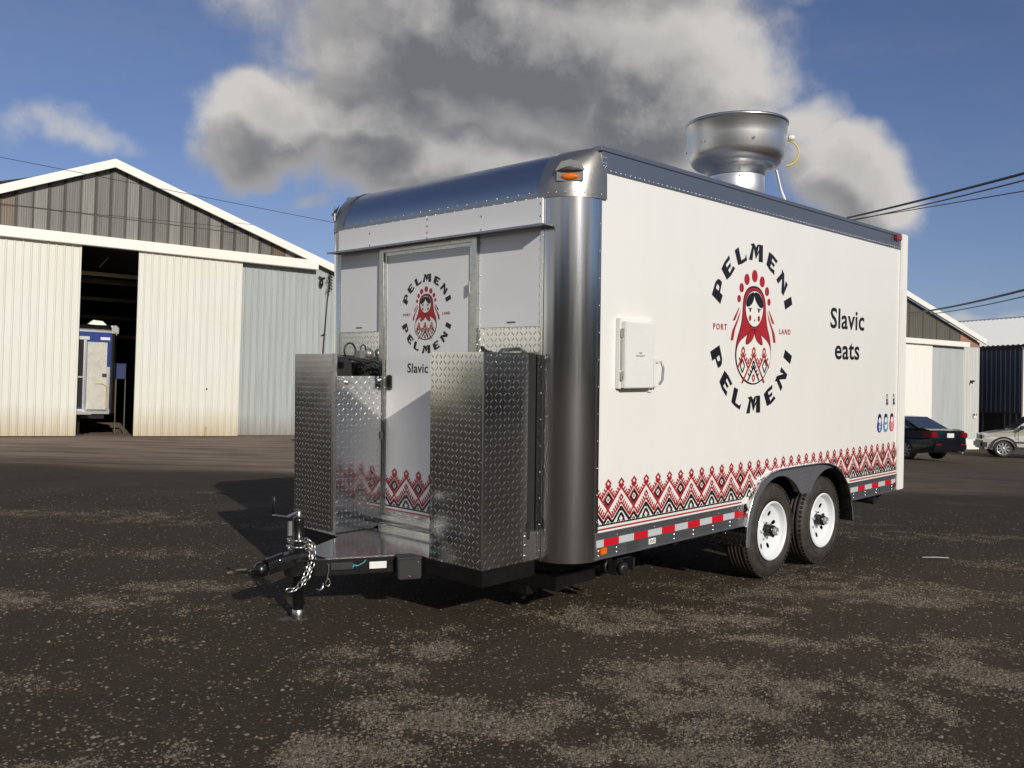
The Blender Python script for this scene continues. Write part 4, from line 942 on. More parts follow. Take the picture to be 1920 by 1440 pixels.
# folk border: x in peaks, y 0..1 ; p = spacing
def border(dc, x0, x1, phase, y0, H, p, clip=None):
    def L(a, b, c, e, w, mi, lay=0):
        # segment in pattern units, clipped to the strip
        (ax, ay), (bx, by) = (a, b), (c, e)
        X0, X1 = x0, x1; pa = (phase+ax*p, y0+ay*H); pb = (phase+bx*p, y0+by*H)
        if pa[0] > pb[0]: pa, pb = pb, pa
        if pb[0] <= X0 or pa[0] >= X1: return
        if pa[0] < X0: t_ = (X0-pa[0])/(pb[0]-pa[0]); pa = (X0, pa[1]+(pb[1]-pa[1])*t_)
        if pb[0] > X1: t_ = (X1-pa[0])/(pb[0]-pa[0]); pb = (X1, pa[1]+(pb[1]-pa[1])*t_)
        if clip:
            n_ = 6; last = None
            for i in range(n_):
                u0_, u1_ = i/n_, (i+1)/n_; q0 = (pa[0]+(pb[0]-pa[0])*u0_, pa[1]+(pb[1]-pa[1])*u0_); q1 = (pa[0]+(pb[0]-pa[0])*u1_, pa[1]+(pb[1]-pa[1])*u1_)
                if min(q0[1]-clip(q0[0]), q1[1]-clip(q1[0])) > 0: dc.line(q0, q1, w, mi, lay)
        elif (pb[0]-pa[0])**2+(pb[1]-pa[1])**2 > 1e-7: dc.line(pa, pb, w, mi, lay)
    def seg(ax, ay, bx, by, w, mi, lay=0): L(ax, ay, bx, by, w, mi, lay)
    def ring(cx, cy, rx, ry, ix, iy, mi, lay=1):
        O = [(cx-rx, cy), (cx, cy+ry), (cx+rx, cy), (cx, cy-ry)]; I = [(cx-ix, cy), (cx, cy+iy), (cx+ix, cy), (cx, cy-iy)]
        for a_ in range(4):
            b_ = (a_+1) % 4; q = [(min(max(phase+x*p, x0), x1), y0+y*H) for x, y in (O[a_], O[b_], I[b_], I[a_])]
            if clip and min(y-clip(x) for x, y in q) < 0: continue
            if max(x for x, y in q)-min(x for x, y in q) > 1e-4: dc.poly(q, mi, lay)
    def dia(cx, cy, rx, ry, w, mi, lay=1):
        seg(cx-rx, cy, cx, cy+ry, w, mi, lay); seg(cx, cy+ry, cx+rx, cy, w, mi, lay); seg(cx+rx, cy, cx, cy-ry, w, mi, lay); seg(cx, cy-ry, cx-rx, cy, w, mi, lay)
    sl_ = .475; W1 = .0102; i0 = int((x0-phase)/p)-2; i1 = int((x1-phase)/p)+2
    for i in range(i0, i1+1):
        A = (i % 2 == 0)
        ring(i, .905, .25, .105, .105, .046, 1)
        for s_ in (-1, 1):
            for (xx, yy) in ((.05, .785), (.17, .725), (.29, .665)): seg(i+s_*xx, yy, i+s_*(xx+.145), yy+.066, W1*1.05, 1, 1)
        ring(i+.5, .640, .12, .058, .045, .022, 1, 2); seg(i+.5, .61, i+.5+1e-3, .585, W1, 1)
        if A:
            for s_ in (-1, 1): seg(i, .805, i+s_*.5, .805-.5*sl_, W1*1.05, 1)
            ring(i, .555, .315, .150, .185, .088, 0, 2); dia(i, .555, .36, .178, W1*.55, 1, 1)
            seg(i-.05, .53, i+.05, .58, W1*.6, 1, 2); seg(i-.05, .58, i+.05, .53, W1*.6, 1, 2)
            for s_ in (-1, 1):
                seg(i, .190, i+s_*.31, .190-.31*sl_, .0150, 0, 1)      # small black triangle
                seg(i, .235, i+s_*.33, .235-.33*sl_, W1*.5, 1, 1)
            seg(i, .085, i+.09, .045, .0075, 0, 2); seg(i, .085, i-.09, .045, .0075, 0, 2)
        else:
            for s_ in (-1, 1):
                seg(i, .800, i+s_*1.38, .800-1.38*sl_, .0125, 1)
                seg(i, .465, i+s_*.64, .465-.64*sl_, W1, 1, 1)
                seg(i, .360, i+s_*.66, .360-.66*sl_, .0165, 0, 1)
                for j in range(6):
                    xx = .12+.115*j; yy = .475-sl_*xx; seg(i+s_*xx, yy, i+s_*(xx+.125), yy+.095, W1*.95, 1, 2)
                # black steps inside the white triangle
                seg(i, .220, i+s_*.24, .09, .0150, 0, 2); seg(i+s_*.10, .045, i+s_*.19, .085, .010, 0, 2); seg(i+s_*.30, .045, i+s_*.19, .085, .010, 0, 2)
            ring(i, .565, .185, .090, .075, .036, 1, 2); seg(i-.06, .30, i, .27, .008, 0, 2); seg(i+.06, .30, i, .27, .008, 0, 2)
    dc.poly([(x0, y0), (x1, y0), (x1, y0+.034*H), (x0, y0+.034*H)], 0, 3) if not clip else None
    if clip:
        for a, b in ((x0, 1.645), (3.415, x1)):
            dc.poly([(a, y0), (b, y0), (b, y0+.034*H), (a, y0+.034*H)], 0, 3)
d = Decal(on_side)
fclip = lambda v: oz(v)+.003 if 1.646 < v < 3.416 else 0
border(d, .006, LN-.004, .117, .186, .266, .1250, fclip)
for a, b in ((.004, 1.640), (3.420, LN-.004)): d.poly([(a, .1605), (b, .1605), (b, .1705), (a, .1705)], 1, 1)
decal_obj('border_print', d, sidep, 'red and black folk embroidery border along the lower side panel')
d = Decal(on_front); border(d, -1.636, -.824, -1.545, .146, .262, .1250)
d.poly([(-1.636, .121), (-.824, .121), (-.824, .131), (-1.636, .131)], 1, 1)
decal_obj('border_print', d, dr, 'red and black folk embroidery border at the foot of the door')
# the three small social badges, shaped like nesting dolls
for j, (cx, mi) in enumerate(((4.032, 4), (4.170, 5), (4.308, 6))):
    d = Decal(on_side); cy = .634; hcol = 0 if j != 1 else 0
    o2 = [(0, .085), (.028, .078), (.042, .050), (.040, .022), (.054, -.010), (.056, -.045), (.036, -.078), (0, -.088), (-.036, -.078), (-.056, -.045), (-.054, -.010), (-.040, .022), (-.042, .050), (-.028, .078)]
    d.poly([(cx+x, cy+y) for x, y in chaikin(o2, 2)], mi, 0)
    d.poly([(cx+x, cy+y) for x, y in chaikin([(0, .080), (.026, .070), (.034, .050), (.030, .030), (-.030, .030), (-.034, .050), (-.026, .070)], 2)], 0, 1)
    d.poly([(cx+x, cy+y) for x, y in chaikin([(0, .058), (.028, .030), (.024, .006), (0, -.002), (-.024, .006), (-.028, .030)], 2)], 2, 2)
    if j == 0:
        d.poly([(cx+x, cy+y) for x, y in ((-.008, -.072), (.008, -.072), (.008, -.040), (.020, -.040), (.022, -.028), (.008, -.028), (.008, -.018), (.012, -.012), (.022, -.012), (.022, .0), (.006, .0), (-.008, -.012), (-.008, -.028), (-.018, -.028), (-.018, -.040), (-.008, -.040))], 2, 3)
    elif j == 1:
        d.poly([(cx+x, cy+y) for x, y in ((-.034, -.010), (-.018, -.022), (-.002, -.026), (.004, -.014), (.014, -.008), (.024, -.012), (.034, -.010), (.030, -.020), (.028, -.036), (.014, -.056), (-.008, -.062), (-.032, -.056), (-.018, -.050), (-.030, -.040), (-.024, -.038), (-.036, -.024), (-.030, -.024))], 2, 3)
    else:
        q = [(-.026, -.012), (-.018, -.004), (.018, -.004), (.026, -.012), (.026, -.052), (.018, -.062), (-.018, -.062), (-.026, -.052)]
        d.pline([(cx+x, cy+y) for x, y in q], .006, 2, 3, True)
        d.pline([(cx+.013*math.cos(a), cy-.033+.015*math.sin(a)) for a in np.linspace(0, 6.283, 10)[:-1]], .005, 2, 3, True); d.ell((cx+.016, cy-.014), .003, .003, 2, 4)
    decal_obj('badge_print', d, sidep, ['dark blue doll badge with a white letter f', 'sky blue doll badge with a white bird', 'pink red doll badge with a white camera outline'][j])
d = Decal(on_side)
for cx in (4.19, 4.345):
    d.ell((cx, .882), .016, .010, 7, 0); d.pline([(cx-.028, .862), (cx, .868), (cx+.024, .860)], .006, 7, 0); d.ell((cx, .835), .022, .014, 7, 1); d.ell((cx+.004, .806), .030, .016, 7, 0); d.line((cx-.026, .848), (cx+.02, .848), .005, 7, 2)
decal_obj('small_print', d, sidep)
# tiny maker's lines
d = Decal(lambda x, y, e: (.062+e, x, y)); d.text('MAIN', .33, 1.185, .014, 1, 7, 0, 0, 'C'); d.text('DISCONNECT', .33, 1.168, .014, 1, 7, 0, 0, 'C'); decal_obj('box_print', d, eb)
for cx in (-1.96, -.47):
    d = Decal(lambda x, y, e: (x, F-.003-e, y)); d.poly([(cx-.035, 1.357), (cx+.035, 1.357), (cx+.035, 1.366), (cx-.035, 1.366)], 7, 0)
    decal_obj('maker_mark', d, tr).location = -OFF
d = Decal(on_side)
for yy in (.042, .035, .027): d.poly([(.530, yy), (.582, yy), (.582, yy+.003), (.530, yy+.003)], 7, 9)
o = decal_obj('label_print', d, tr); o.location = -OFF

# ================================================================== BUILDINGS
def corrug(name, col, rough=.45, metal=0., streak=.35, rust=0., dirt=(.30, .26, .16), foot=0., fine=1.):
    t = NT(name); v = t.coord()
    st = t.noise(t.coord('Object', (3.0*fine, 3.0*fine, .22)), 2.2, 6, .65); bg_ = t.noise(v, .5, 5)
    c = t.mix(t.math('MULTIPLY', t.ramp(st, [(.38, 0.), (.75, 1.)]), streak), col, tuple(x*.55 for x in col))
    c = t.mix(t.math('MULTIPLY', t.ramp(bg_, [(.45, 0.), (.7, 1.)]), .35), c, tuple(x*y for x, y in zip(col, (1.0, .93, .82))))
    if rust: c = t.mix(t.math('MULTIPLY', t.ramp(t.noise(t.coord('Object', (2, 2, .5)), 1.3, 6, .7), [(.56, 0.), (.72, 1.)]), rust), c, (.16, .075, .04))
    if foot:      # splashed dirt near the ground stays put on the wall
        sp = t.n('ShaderNodeSeparateXYZ'); t.l(v, sp.inputs[0])
        g = t.math('SUBTRACT', 1.0, t.math('DIVIDE', t.math('ADD', sp.outputs[2], t.math('MULTIPLY', t.math('SUBTRACT', .5, st), .8)), foot), clamp=True)
        c = t.mix(t.math('MULTIPLY', g, .75), c, dirt)
    t.l(c, t.p.inputs['Base Color']); t.p.inputs['Roughness'].default_value = rough; t.p.inputs['Metallic'].default_value = metal; return t.m
M['shedwhite'] = corrug('white_door_sheet', (.66, .665, .61), .5, streak=.22, foot=.9, dirt=(.40, .31, .16))
M['shedblue'] = corrug('weathered_blue_grey_sheet', (.33, .38, .39), .5, streak=.55, foot=.8, dirt=(.20, .17, .13))
M['shedblue'] = corrug('weathered_pale_blue_sheet', (.37, .405, .41), .5, streak=.5, rust=.0, foot=.7, dirt=(.22, .19, .15))
M['trimwhite'] = corrug('white_trim_board', (.80, .79, .74), .5, streak=.08)
M['roofing'] = corrug('white_metal_roofing', (.78, .79, .78), .45, streak=.15)
M['sheetgrey'] = corrug('aged_clear_sheet', (.19, .187, .18), .28, streak=1.1, rust=.25, fine=4.)
M['sheetpale'] = corrug('aged_clear_sheet_pale', (.28, .275, .26), .25, streak=1.2, rust=.1, fine=4.)
M['sheetbrown'] = corrug('aged_clear_sheet_brown', (.145, .105, .075), .35, streak=.6, rust=.5)
M['batten'] = mat('dark_batten', (.035, .032, .028), .6)
M['timber'] = mat('sunlit_timber', (.42, .33, .16), .6); M['timberdark'] = mat('old_timber', (.10, .085, .065), .8)
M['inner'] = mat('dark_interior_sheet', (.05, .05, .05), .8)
M['shedshaded'] = corrug('shaded_blue_ribbed_sheet', (.07, .085, .115), .45, streak=.4)  # the side wall's shade is put into this dark colour
M['olive'] = corrug('grey_olive_clear_sheet', (.115, .115, .095), .35, streak=.5, rust=.1)
M['rustpatch'] = corrug('rusted_sheet', (.36, .20, .14), .6, streak=.6, rust=.8)
M['palegrey'] = corrug('pale_grey_ribbed_sheet', (.56, .57, .55), .5, streak=.3)
M['doorgrey'] = corrug('grey_flat_sheet', (.43, .46, .47), .5, streak=.35)
def ribbed(mb, a0, a1, z0, z1, y, pitch=.2, rib=.035, depth=.022, mi=0, ztop=None):
    """trapezoid-ribbed sheet standing in the wall plane, facing -y"""
    xs_ = []; x = a0
    while x < a1-1e-4:
        e = min(x+pitch, a1); xs_ += [(x, 0), (min(x+pitch-2.2*rib, e), 0), (min(x+pitch-1.6*rib, e), 1), (min(x+pitch-.6*rib, e), 1)]; x += pitch
    xs_.append((a1, 0)); vs = []; 
    for (xx, k) in xs_:
        zt = z1 if ztop is None else ztop(xx)
        vs += [(xx, y-k*depth, z0 if not callable(z0) else z0(xx)), (xx, y-k*depth, zt)]
    fs = [(2*i, 2*i+2, 2*i+3, 2*i+1) for i in range(len(xs_)-1) if xs_[i+1][0]-xs_[i][0] > 1e-5]
    mb.add(vs, fs, mi)
def bpart(root, name, mb, m, label=None, bevel=0):
    o = mb.build(name, m, root, bevel=bevel)
    if label: o['label'] = label
    return o
# ---- warehouse on the left. wall frame: x along the wall, y away from the camera
sh = empty('warehouse', (-13.586, 24.0, 0), (0, 0, .5866))
tag(sh, 'large gabled warehouse on the left with white sliding doors and grey ribbed gable', 'warehouse')
AP = (2.575, 7.80)
def rz(x): return AP[1]-(.4157*(AP[0]-x) if x < AP[0] else .3465*(x-AP[0]))
XL, XR, DEP = -4.6, 9.75, 26
mb = MB(); mb.prism([(XL, .12, rz(XL)-.12), (AP[0], .12, AP[1]-.12), (AP[0], .12, AP[1]-.03), (XL, .12, rz(XL)-.03)], (0, DEP, 0)); bpart(sh, 'roof', mb, M['roofing'])
mb = MB(); mb.prism([(AP[0], .12, AP[1]-.12), (XR, .12, rz(XR)-.12), (XR, .12, rz(XR)-.03), (AP[0], .12, AP[1]-.03)], (0, DEP, 0)); bpart(sh, 'roof', mb, M['roofing'])
# barge boards
def barge(xa, xb, th=.24, y0=-.28, y1=-.20):
    return MB().prism([(xa, y0, rz(xa)+.02-th), (xb, y0, rz(xb)+.02-th), (xb, y0, rz(xb)+.02), (xa, y0, rz(xa)+.02)], (0, y1-y0, 0)).prism([(xa, y1, rz(xa)+.0), (xb, y1, rz(xb)+.0), (xb, y1, rz(xb)+.02), (xa, y1, rz(xa)+.02)], (0, .4, 0))
for a, b in ((XL-.1, .6), (.6, AP[0]), (AP[0], 4.6), (4.6, XR+.12)): bpart(sh, 'barge_board', barge(a, b), M['trimwhite'])
# gable sheets
k = 0; x = -4.49
while x < 8.3:
    xe = min(x+.372, 8.35)
    mb = MB(); ribbed(mb, x, xe, 5.52, 0, -.02+.012*((k*7) % 3-1), .031*2, .012, .012, ztop=lambda xx: rz(xx)-.16)
    m_ = 'sheetbrown' if k in (11, 30) else ('sheetpale' if k % 3 == 1 else 'sheetgrey')
    if rz(x)-.16 > 5.56: bpart(sh, 'gable_sheet', mb, M[m_])
    mb = MB().box(xe-.03, xe+.045, -.040, .0, 5.45, max(5.5, rz(xe)-.17))
    if rz(xe)-.17 > 5.56: bpart(sh, 'gable_batten', mb, M['batten'])
    if rz(xe)-.17 > 5.56: bpart(sh, 'batten_strip', MB().box(xe, xe+.018, -.055, -.041, 5.42, rz(xe)-.17), M['timberdark'])
    x += .39; k += 1
bpart(sh, 'gable_rail', MB().box(XL, 7.0, -.052, -.046, 6.20, 6.212), M['timberdark'])
mb = MB(); ribbed(mb, 8.4, XR, 5.30, 0, -.01, .2, .03, .02, ztop=lambda xx: rz(xx)-.14); bpart(sh, 'end_sheet', mb, M['shedblue'])
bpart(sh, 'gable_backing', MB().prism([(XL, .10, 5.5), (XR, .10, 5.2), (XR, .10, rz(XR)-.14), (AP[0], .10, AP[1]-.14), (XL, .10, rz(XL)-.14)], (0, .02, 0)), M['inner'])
bpart(sh, 'door_track', MB().box(XL-.1, 8.62, -.34, -.10, 5.30, 5.585).box(XL-.1, 8.62, -.10, .0, 5.50, 5.60), M['trimwhite'], bevel=.01)
# sliding doors
for a, b, yy in ((XL, 1.798, -.16), (3.281, 6.246, -.20)):
    mb = MB(); ribbed(mb, a, b, .02, 5.32, yy, .2, .028, .020); mb.box(a, b, yy+.002, yy+.05, .02, 5.32)
    mb.box(b-.012 if a < 0 else b-.03, b, yy-.018, yy+.05, .02, 5.32); mb.box(a, a+.02, yy-.018, yy+.05, .02, 5.32)
    o = bpart(sh, 'sliding_door', mb, M['shedwhite'])
    if a > 0:
        MB().box(5.28, 5.33, yy-.03, yy-.02, .02, .30).build('door_bolt', M['timber'], o); MB().lathe([(0, 0), (.025, 0), (.025, .01), (0, .01)], (5.29, yy-.021, 1.42), (0, -1, 0), 10).build('door_hole', M['darkvoid'], o)
mb = MB(); ribbed(mb, 6.25, XR, lambda xx: .05-.04*max(0, xx-8), 5.36, -.02, .2, .028, .02); bpart(sh, 'wall', mb, M['shedblue'], 'weathered pale blue ribbed end wall')
bpart(sh, 'foundation', MB().box(6.25, XR, -.06, .1, -.6, .05), M['timberdark'])
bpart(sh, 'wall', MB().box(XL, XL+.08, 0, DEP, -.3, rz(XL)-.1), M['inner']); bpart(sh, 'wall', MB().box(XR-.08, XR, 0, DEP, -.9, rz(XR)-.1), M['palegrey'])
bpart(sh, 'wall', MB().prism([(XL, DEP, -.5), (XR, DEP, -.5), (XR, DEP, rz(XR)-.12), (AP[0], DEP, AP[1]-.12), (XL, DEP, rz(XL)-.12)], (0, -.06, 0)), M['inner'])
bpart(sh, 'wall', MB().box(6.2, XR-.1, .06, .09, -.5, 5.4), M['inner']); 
for yy, z0, z1, m_ in ((1.5, 4.70, 4.80, 'timber'), (3.5, 4.15, 4.25, 'timberdark'), (6, 3.75, 3.88, 'timberdark'), (9, 3.3, 3.42, 'timber'), (2.2, 4.55, 4.68, 'timberdark')):
    bpart(sh, 'roof_beam', MB().box(XL+.1, XR-.1, yy, yy+.1, z0, z1), M[m_])
tag(MB().obox((2.52, 1.5, 4.95), (2.76, 1.5, 5.27), .03, .02).build('fluorescent_tube', M['label'], sh))
# service wires and a lamp on the end wall
bpart(sh, 'wall_lamp', MB().lathe([(.0, 0), (.06, 0), (.07, .16), (.03, .24)], (8.80, -.14, 5.02), (0, 0, -1), 10).tube([(8.72, -.12, 5.12), (8.80, -.14, 5.06), (8.95, -.04, 5.10)], .03, 6), M['blackplastic'])
mb = MB().tube([(9.10, -.06, 5.30), (9.12, -.08, 4.9), (9.05, -.06, 4.4), (8.95, -.05, 2.5), (8.80, -.05, .3)], .022, 6)
for j in range(6): mb.tube([(9.10, -.08, 4.55+.1*j), (8.95+.05*(j % 3), -.16, 4.65+.12*j), (9.18, -.14, 4.75+.09*j), (9.08, -.06, 4.80+.1*j)], .013, 5)
mb.tube([(8.88, -.08, 3.25), (9.02, -.05, 3.28)], .02, 5)
bpart(sh, 'wall_cable', mb, M['blackplastic'])
# ---- things in the left warehouse
def in_shed(x, y, z=0): return Matrix.Translation((-13.586, 24.0, 0)) @ Matrix.Rotation(.5866, 4, 'Z') @ Vector((x, y, z))
M['bluepaint'] = mat('bright_blue_paint', (.005, .03, .20), .3, coat=.3); M['cabshaded'] = mat('shaded_blue_paint', (.003, .014, .09), .5); M['doorcream'] = mat('cream_door_paint', (.50, .485, .44), .4)  # cabinet blue darkened to stand in for shade in the doorway
b = empty('blue_trailer', in_shed(.9, 1.5, .0), (0, 0, .5866)); tag(b, 'blue and silver food trailer with open cream door, parked inside the left warehouse', 'food trailer')
mb = MB().box(-1.6, 2.02, 0, 4.5, .72, 3.02); bpart(b, 'body', mb, M['bluepaint'], bevel=.01)
bpart(b, 'corner_post', MB().grid(lambda a, c: (2.02+.18*math.sin(a*math.pi/2), .16-.18*math.cos(a*math.pi/2), .62+2.38*c), 10, 1).box(2.19, 2.20, .16, 4.5, .62, 3.0), M['brushed'])
bpart(b, 'nose_panel', MB().grid(lambda a, c: (-1.6+3.62*a, .26-.28*math.cos(c*math.pi/2), 3.02+.24*math.sin(c*math.pi/2)), 1, 12), M['brushed'])
bpart(b, 'corner_cap', MB().box(2.02, 2.22, -.02, .3, 2.96, 3.25), M['cast'], bevel=.05)
bpart(b, 'roof', MB().box(-1.6, 2.2, .2, 4.5, 3.20, 3.25), M['roofing'])
bpart(b, 'roof_vent', MB().prism([(1.42, .5, 3.25), (1.98, .5, 3.25), (1.84, .5, 3.39), (1.58, .5, 3.41)], (0, .5, 0)), M['trimwhite'])
bpart(b, 'body_edge', MB().box(-1.6, 2.02, -.006, 0, .60, .74).box(1.9, 2.0, -.008, 0, .72, 2.0), M['zinc'])
dd = bpart(b, 'open_door', MB().box(1.36, 1.90, -.08, -.03, .74, 2.72), M['doorcream'], bevel=.004)
MB().box(1.78, 1.90, -.11, -.08, 1.70, 1.80).build('door_handle', M['blackplastic'], dd)
MB().box(1.325, 1.34, -.085, -.025, .73, 2.76).box(1.34, 1.94, -.085, -.025, .725, .74).build('door_edge', M['zinc'], dd)
bpart(b, 'doorway', MB().box(.4, 1.30, -.01, .0, .80, 2.78), M['darkvoid']); bpart(b, 'doorway_frame', MB().box(.4, 1.42, -.03, -.01, 2.78, 2.88).box(1.27, 1.32, -.02, -.01, .75, 2.78).box(.4, 1.3, -.03, -.012, 1.66, 1.70), M['zinc'])
bpart(b, 'front_deck', MB().box(.3, 1.4, -.9, 0, .60, .68), M['zinc']); bpart(b, 'price_sticker', MB().box(1.72, 1.98, -.004, 0, 2.80, 2.88), M['label'])
bpart(b, 'hanging_strap', MB().tube([(1.60, -.10, 1.50), (1.80, -.11, 1.50), (1.93, -.10, 1.40), (1.95, -.08, 1.0), (1.92, -.08, .78)], .014, 6), M['yellowhose'])
bpart(b, 'chassis', MB().box(-1.4, 1.9, .1, 4.4, .46, .60), M['blacksteel']); bpart(b, 'jack', MB().tube([(1.15, -.3, .0), (1.15, -.3, .62)], .05, 10).box(1.0, 1.3, -.42, -.18, 0, .03), M['blacksteel'])
for s_ in (-1.4, 1.8): bpart(b, 'wheel', MB().lathe([(0, 0), (.3, 0), (.36, .04), (.36, .20), (.3, .22), (0, .22)], (s_, 2.6, .36), (1, 0, 0), 24), M['tyre'])
o = MB().box(-.13, .13, -.1, .1, 0, .44).box(-.145, .145, -.12, .12, .42, .46).build('blue_cabinet', M['cabshaded'], bevel=.01); o.location = in_shed(3.22, 1.6, 1.66); o.rotation_euler = (0, 0, .5866)
bk = empty('cabinet_stand', in_shed(3.22, 1.6, 0), (0, 0, .5866)); tag(bk, 'tall steel stand carrying the blue cabinet inside the left warehouse doorway', 'stand')
for s_ in (-.12, .14): bpart(bk, 'leg', MB().tube([(s_, 0, 0), (s_, 0, 1.66)], .018, 8), M['timberdark'])
tag(o, 'small bright blue cabinet on a stand in the dark left warehouse doorway', 'cabinet')

# ---- second warehouse, to the right behind the cars
s2 = empty('warehouse', (21.885, 42.243, -.4), (0, 0, .471)); tag(s2, 'warehouse behind the dark sedan with grey flat door and olive gable sheets', 'warehouse')
AX, AZ = -7.0, 7.40      # relative to z=-.4
def rz2(x): return AZ-.345*abs(x-AX)
X2L = -14.0
for xa, xb in ((X2L-.2, AX), (AX, .14)):
    bpart(s2, 'barge_board', MB().prism([(xa, -.30, rz2(xa)-.04), (xb, -.30, rz2(xb)-.04), (xb, -.30, rz2(xb)+.20), (xa, -.30, rz2(xa)+.20)], (0, .08, 0)).prism([(xa, -.22, rz2(xa)+.18), (xb, -.22, rz2(xb)+.18), (xb, -.22, rz2(xb)+.20), (xa, -.22, rz2(xa)+.20)], (0, .4, 0)), M['trimwhite'])
for xa, xb in ((X2L, AX), (AX, 0)):
    bpart(s2, 'roof', MB().prism([(xa, .1, rz2(xa)), (xb, .1, rz2(xb)), (xb, .1, rz2(xb)+.10), (xa, .1, rz2(xa)+.10)], (0, 26, 0)), M['roofing'])
x = -13.9; k = 0
while x < -1.45:
    xe = min(x+.88, -1.42); mb = MB(); ribbed(mb, x, xe, 4.95, 0, -.02, .11, .02, .015, ztop=lambda xx: rz2(xx)-.02); bpart(s2, 'gable_sheet', mb, M['olive'])
    bpart(s2, 'gable_batten', MB().box(xe, xe+.03, -.05, 0, 4.95, rz2(xe)-.02), M['timberdark']); x += .91; k += 1
mb = MB(); ribbed(mb, -1.38, -.02, 4.75, 0, -.02, .2, .03, .02, ztop=lambda xx: rz2(xx)-.01); bpart(s2, 'rusted_sheet', mb, M['rustpatch'], 'rust-stained sheet at the gable corner')
bpart(s2, 'door_track', MB().box(-14.1, -1.12, -.36, -.08, 4.70, 4.93), M['trimwhite'], bevel=.01)
mb = MB(); ribbed(mb, -14, -3.47, .30, 4.72, -.20, .42, .03, .015); mb.box(-14, -3.47, -.198, -.16, .3, 4.72); bpart(s2, 'sliding_door', mb, M['trimwhite'], 'white sliding door')
mb = MB(); ribbed(mb, -3.47, -1.24, .45, 4.70, -.10, .9, .02, .01); bpart(s2, 'sliding_door', mb, M['doorgrey'], 'flat grey sliding door')
mb = MB(); ribbed(mb, -1.24, 0, .45, 4.75, -.03, .2, .03, .02); bpart(s2, 'wall', mb, M['palegrey'])
bpart(s2, 'foundation', MB().box(-14, .01, -.06, .1, -.3, .45), M['trimwhite']); bpart(s2, 'wall', MB().box(-.05, 0, 0, 26, -.4, 4.98), M['palegrey'])
bpart(s2, 'wall', MB().box(-14, 0, .05, .09, .3, 4.9), M['inner']); bpart(s2, 'wall', MB().box(-14, -13.95, 0, 26, -.4, 4.98), M['palegrey'])
bpart(s2, 'camera_bracket', MB().box(-.68, -.52, -.18, -.05, 3.12, 3.20).tube([(-.66, -.1, 3.16), (-.70, -.2, 3.05)], .03, 6), M['blackplastic'])
sg_ = MB().box(-.43, -.22, -.085, -.06, 1.45, 1.66).build('wall_sign', M['label'], s2); MB().box(-.425, -.345, -.089, -.085, 1.55, 1.66).box(-.275, -.225, -.089, -.085, 1.55, 1.66).build('sign_mark', M['decal_black'], sg_)

# ---- third warehouse at the right edge: its side wall coloured dark for shade and pale roof slope
s3 = empty('warehouse', (24.422, 42.969, -.4), (0, 0, .471)); tag(s3, 'warehouse at the right edge with ribbed side wall coloured dark blue for shade and pale roof', 'warehouse')
HW = 6.0
mb = MB(); nr = 46
vs = []; fs = []
for i in range(nr*2+1):
    y_ = -.25+i*.13; dz = .06*(i % 2)
    vs += [(-.25, y_, 4.98+dz), (HW, y_, 6.98+dz)]
for i in range(nr*2): fs.append((2*i, 2*i+2, 2*i+3, 2*i+1))
mb.add(vs, fs); bpart(s3, 'roof', mb, M['roofing'])
bpart(s3, 'roof', MB().prism([(HW, -.25, 6.98), (2*HW, -.25, 4.95), (2*HW, -.25, 4.88), (HW, -.25, 6.90)], (0, 14, 0)), M['roofing'])
bpart(s3, 'ridge_cap', MB().box(HW-.12, HW+.12, -.25, 12, 6.99, 7.05), M['palegrey'])
# side wall of ribs, facing the gap
mb = MB(); y_ = 0
vs = []; 
while y_ < 12: mb.box(-.02, 0, y_, y_+.30, 1.75, 4.90); y_ += .30
bpart(s3, 'side_wall', MB().box(.0, .05, 0, 12, 1.75, 4.92), M['shedshaded'])
y_ = .16; 
while y_ < 5.5: bpart(s3, 'sunlit_wall_rib', MB().box(-.05, 0, y_, y_+.035, 1.75, 4.80), M['conduit'] if 1 else M['shedshaded']); y_ += .245  # ribs coloured pale to stand for sunlight catching them
bpart(s3, 'eave_beam', MB().box(-.06, .1, 0, 12, 4.80, 4.95), M['timberdark']); bpart(s3, 'mid_beam', MB().box(-.07, 0, 0, 12, 1.70, 1.76), M['timberdark'])
bpart(s3, 'side_wall', MB().box(.01, .06, 0, 12, -.3, 1.72), M['inner']); bpart(s3, 'side_door', MB().box(-.02, .01, 1.0, 2.0, -.1, 1.66), M['batten'])  # lower wall coloured dark for the same shade
for y_ in (.9, 2.05, .62, .3, 2.3): bpart(s3, 'wall_post', MB().box(-.05, -.005, y_, y_+.05, -.2, 1.70), M['conduit'])
mb = MB(); ribbed(mb, .0, 2*HW, -.1, 4.9, 0, .2, .03, .02); bpart(s3, 'front_wall', mb, M['shedwhite']); bpart(s3, 'gable', MB().prism([(0, .0, 4.9), (2*HW, .0, 4.9), (HW, .0, 6.9)], (0, .05, 0)), M['olive'])
bpart(s3, 'corner_board', MB().box(-.14, .02, -.06, .02, -.2, 4.9), M['trimwhite'])
bpart(s3, 'barge_board', MB().prism([(-.35, -.30, 4.78), (HW, -.30, 6.88), (HW, -.30, 7.10), (-.35, -.30, 5.0)], (0, .06, 0)).prism([(HW, -.30, 6.88), (2*HW+.3, -.30, 4.78), (2*HW+.3, -.30, 5.0), (HW, -.30, 7.10)], (0, .06, 0)), M['trimwhite'])

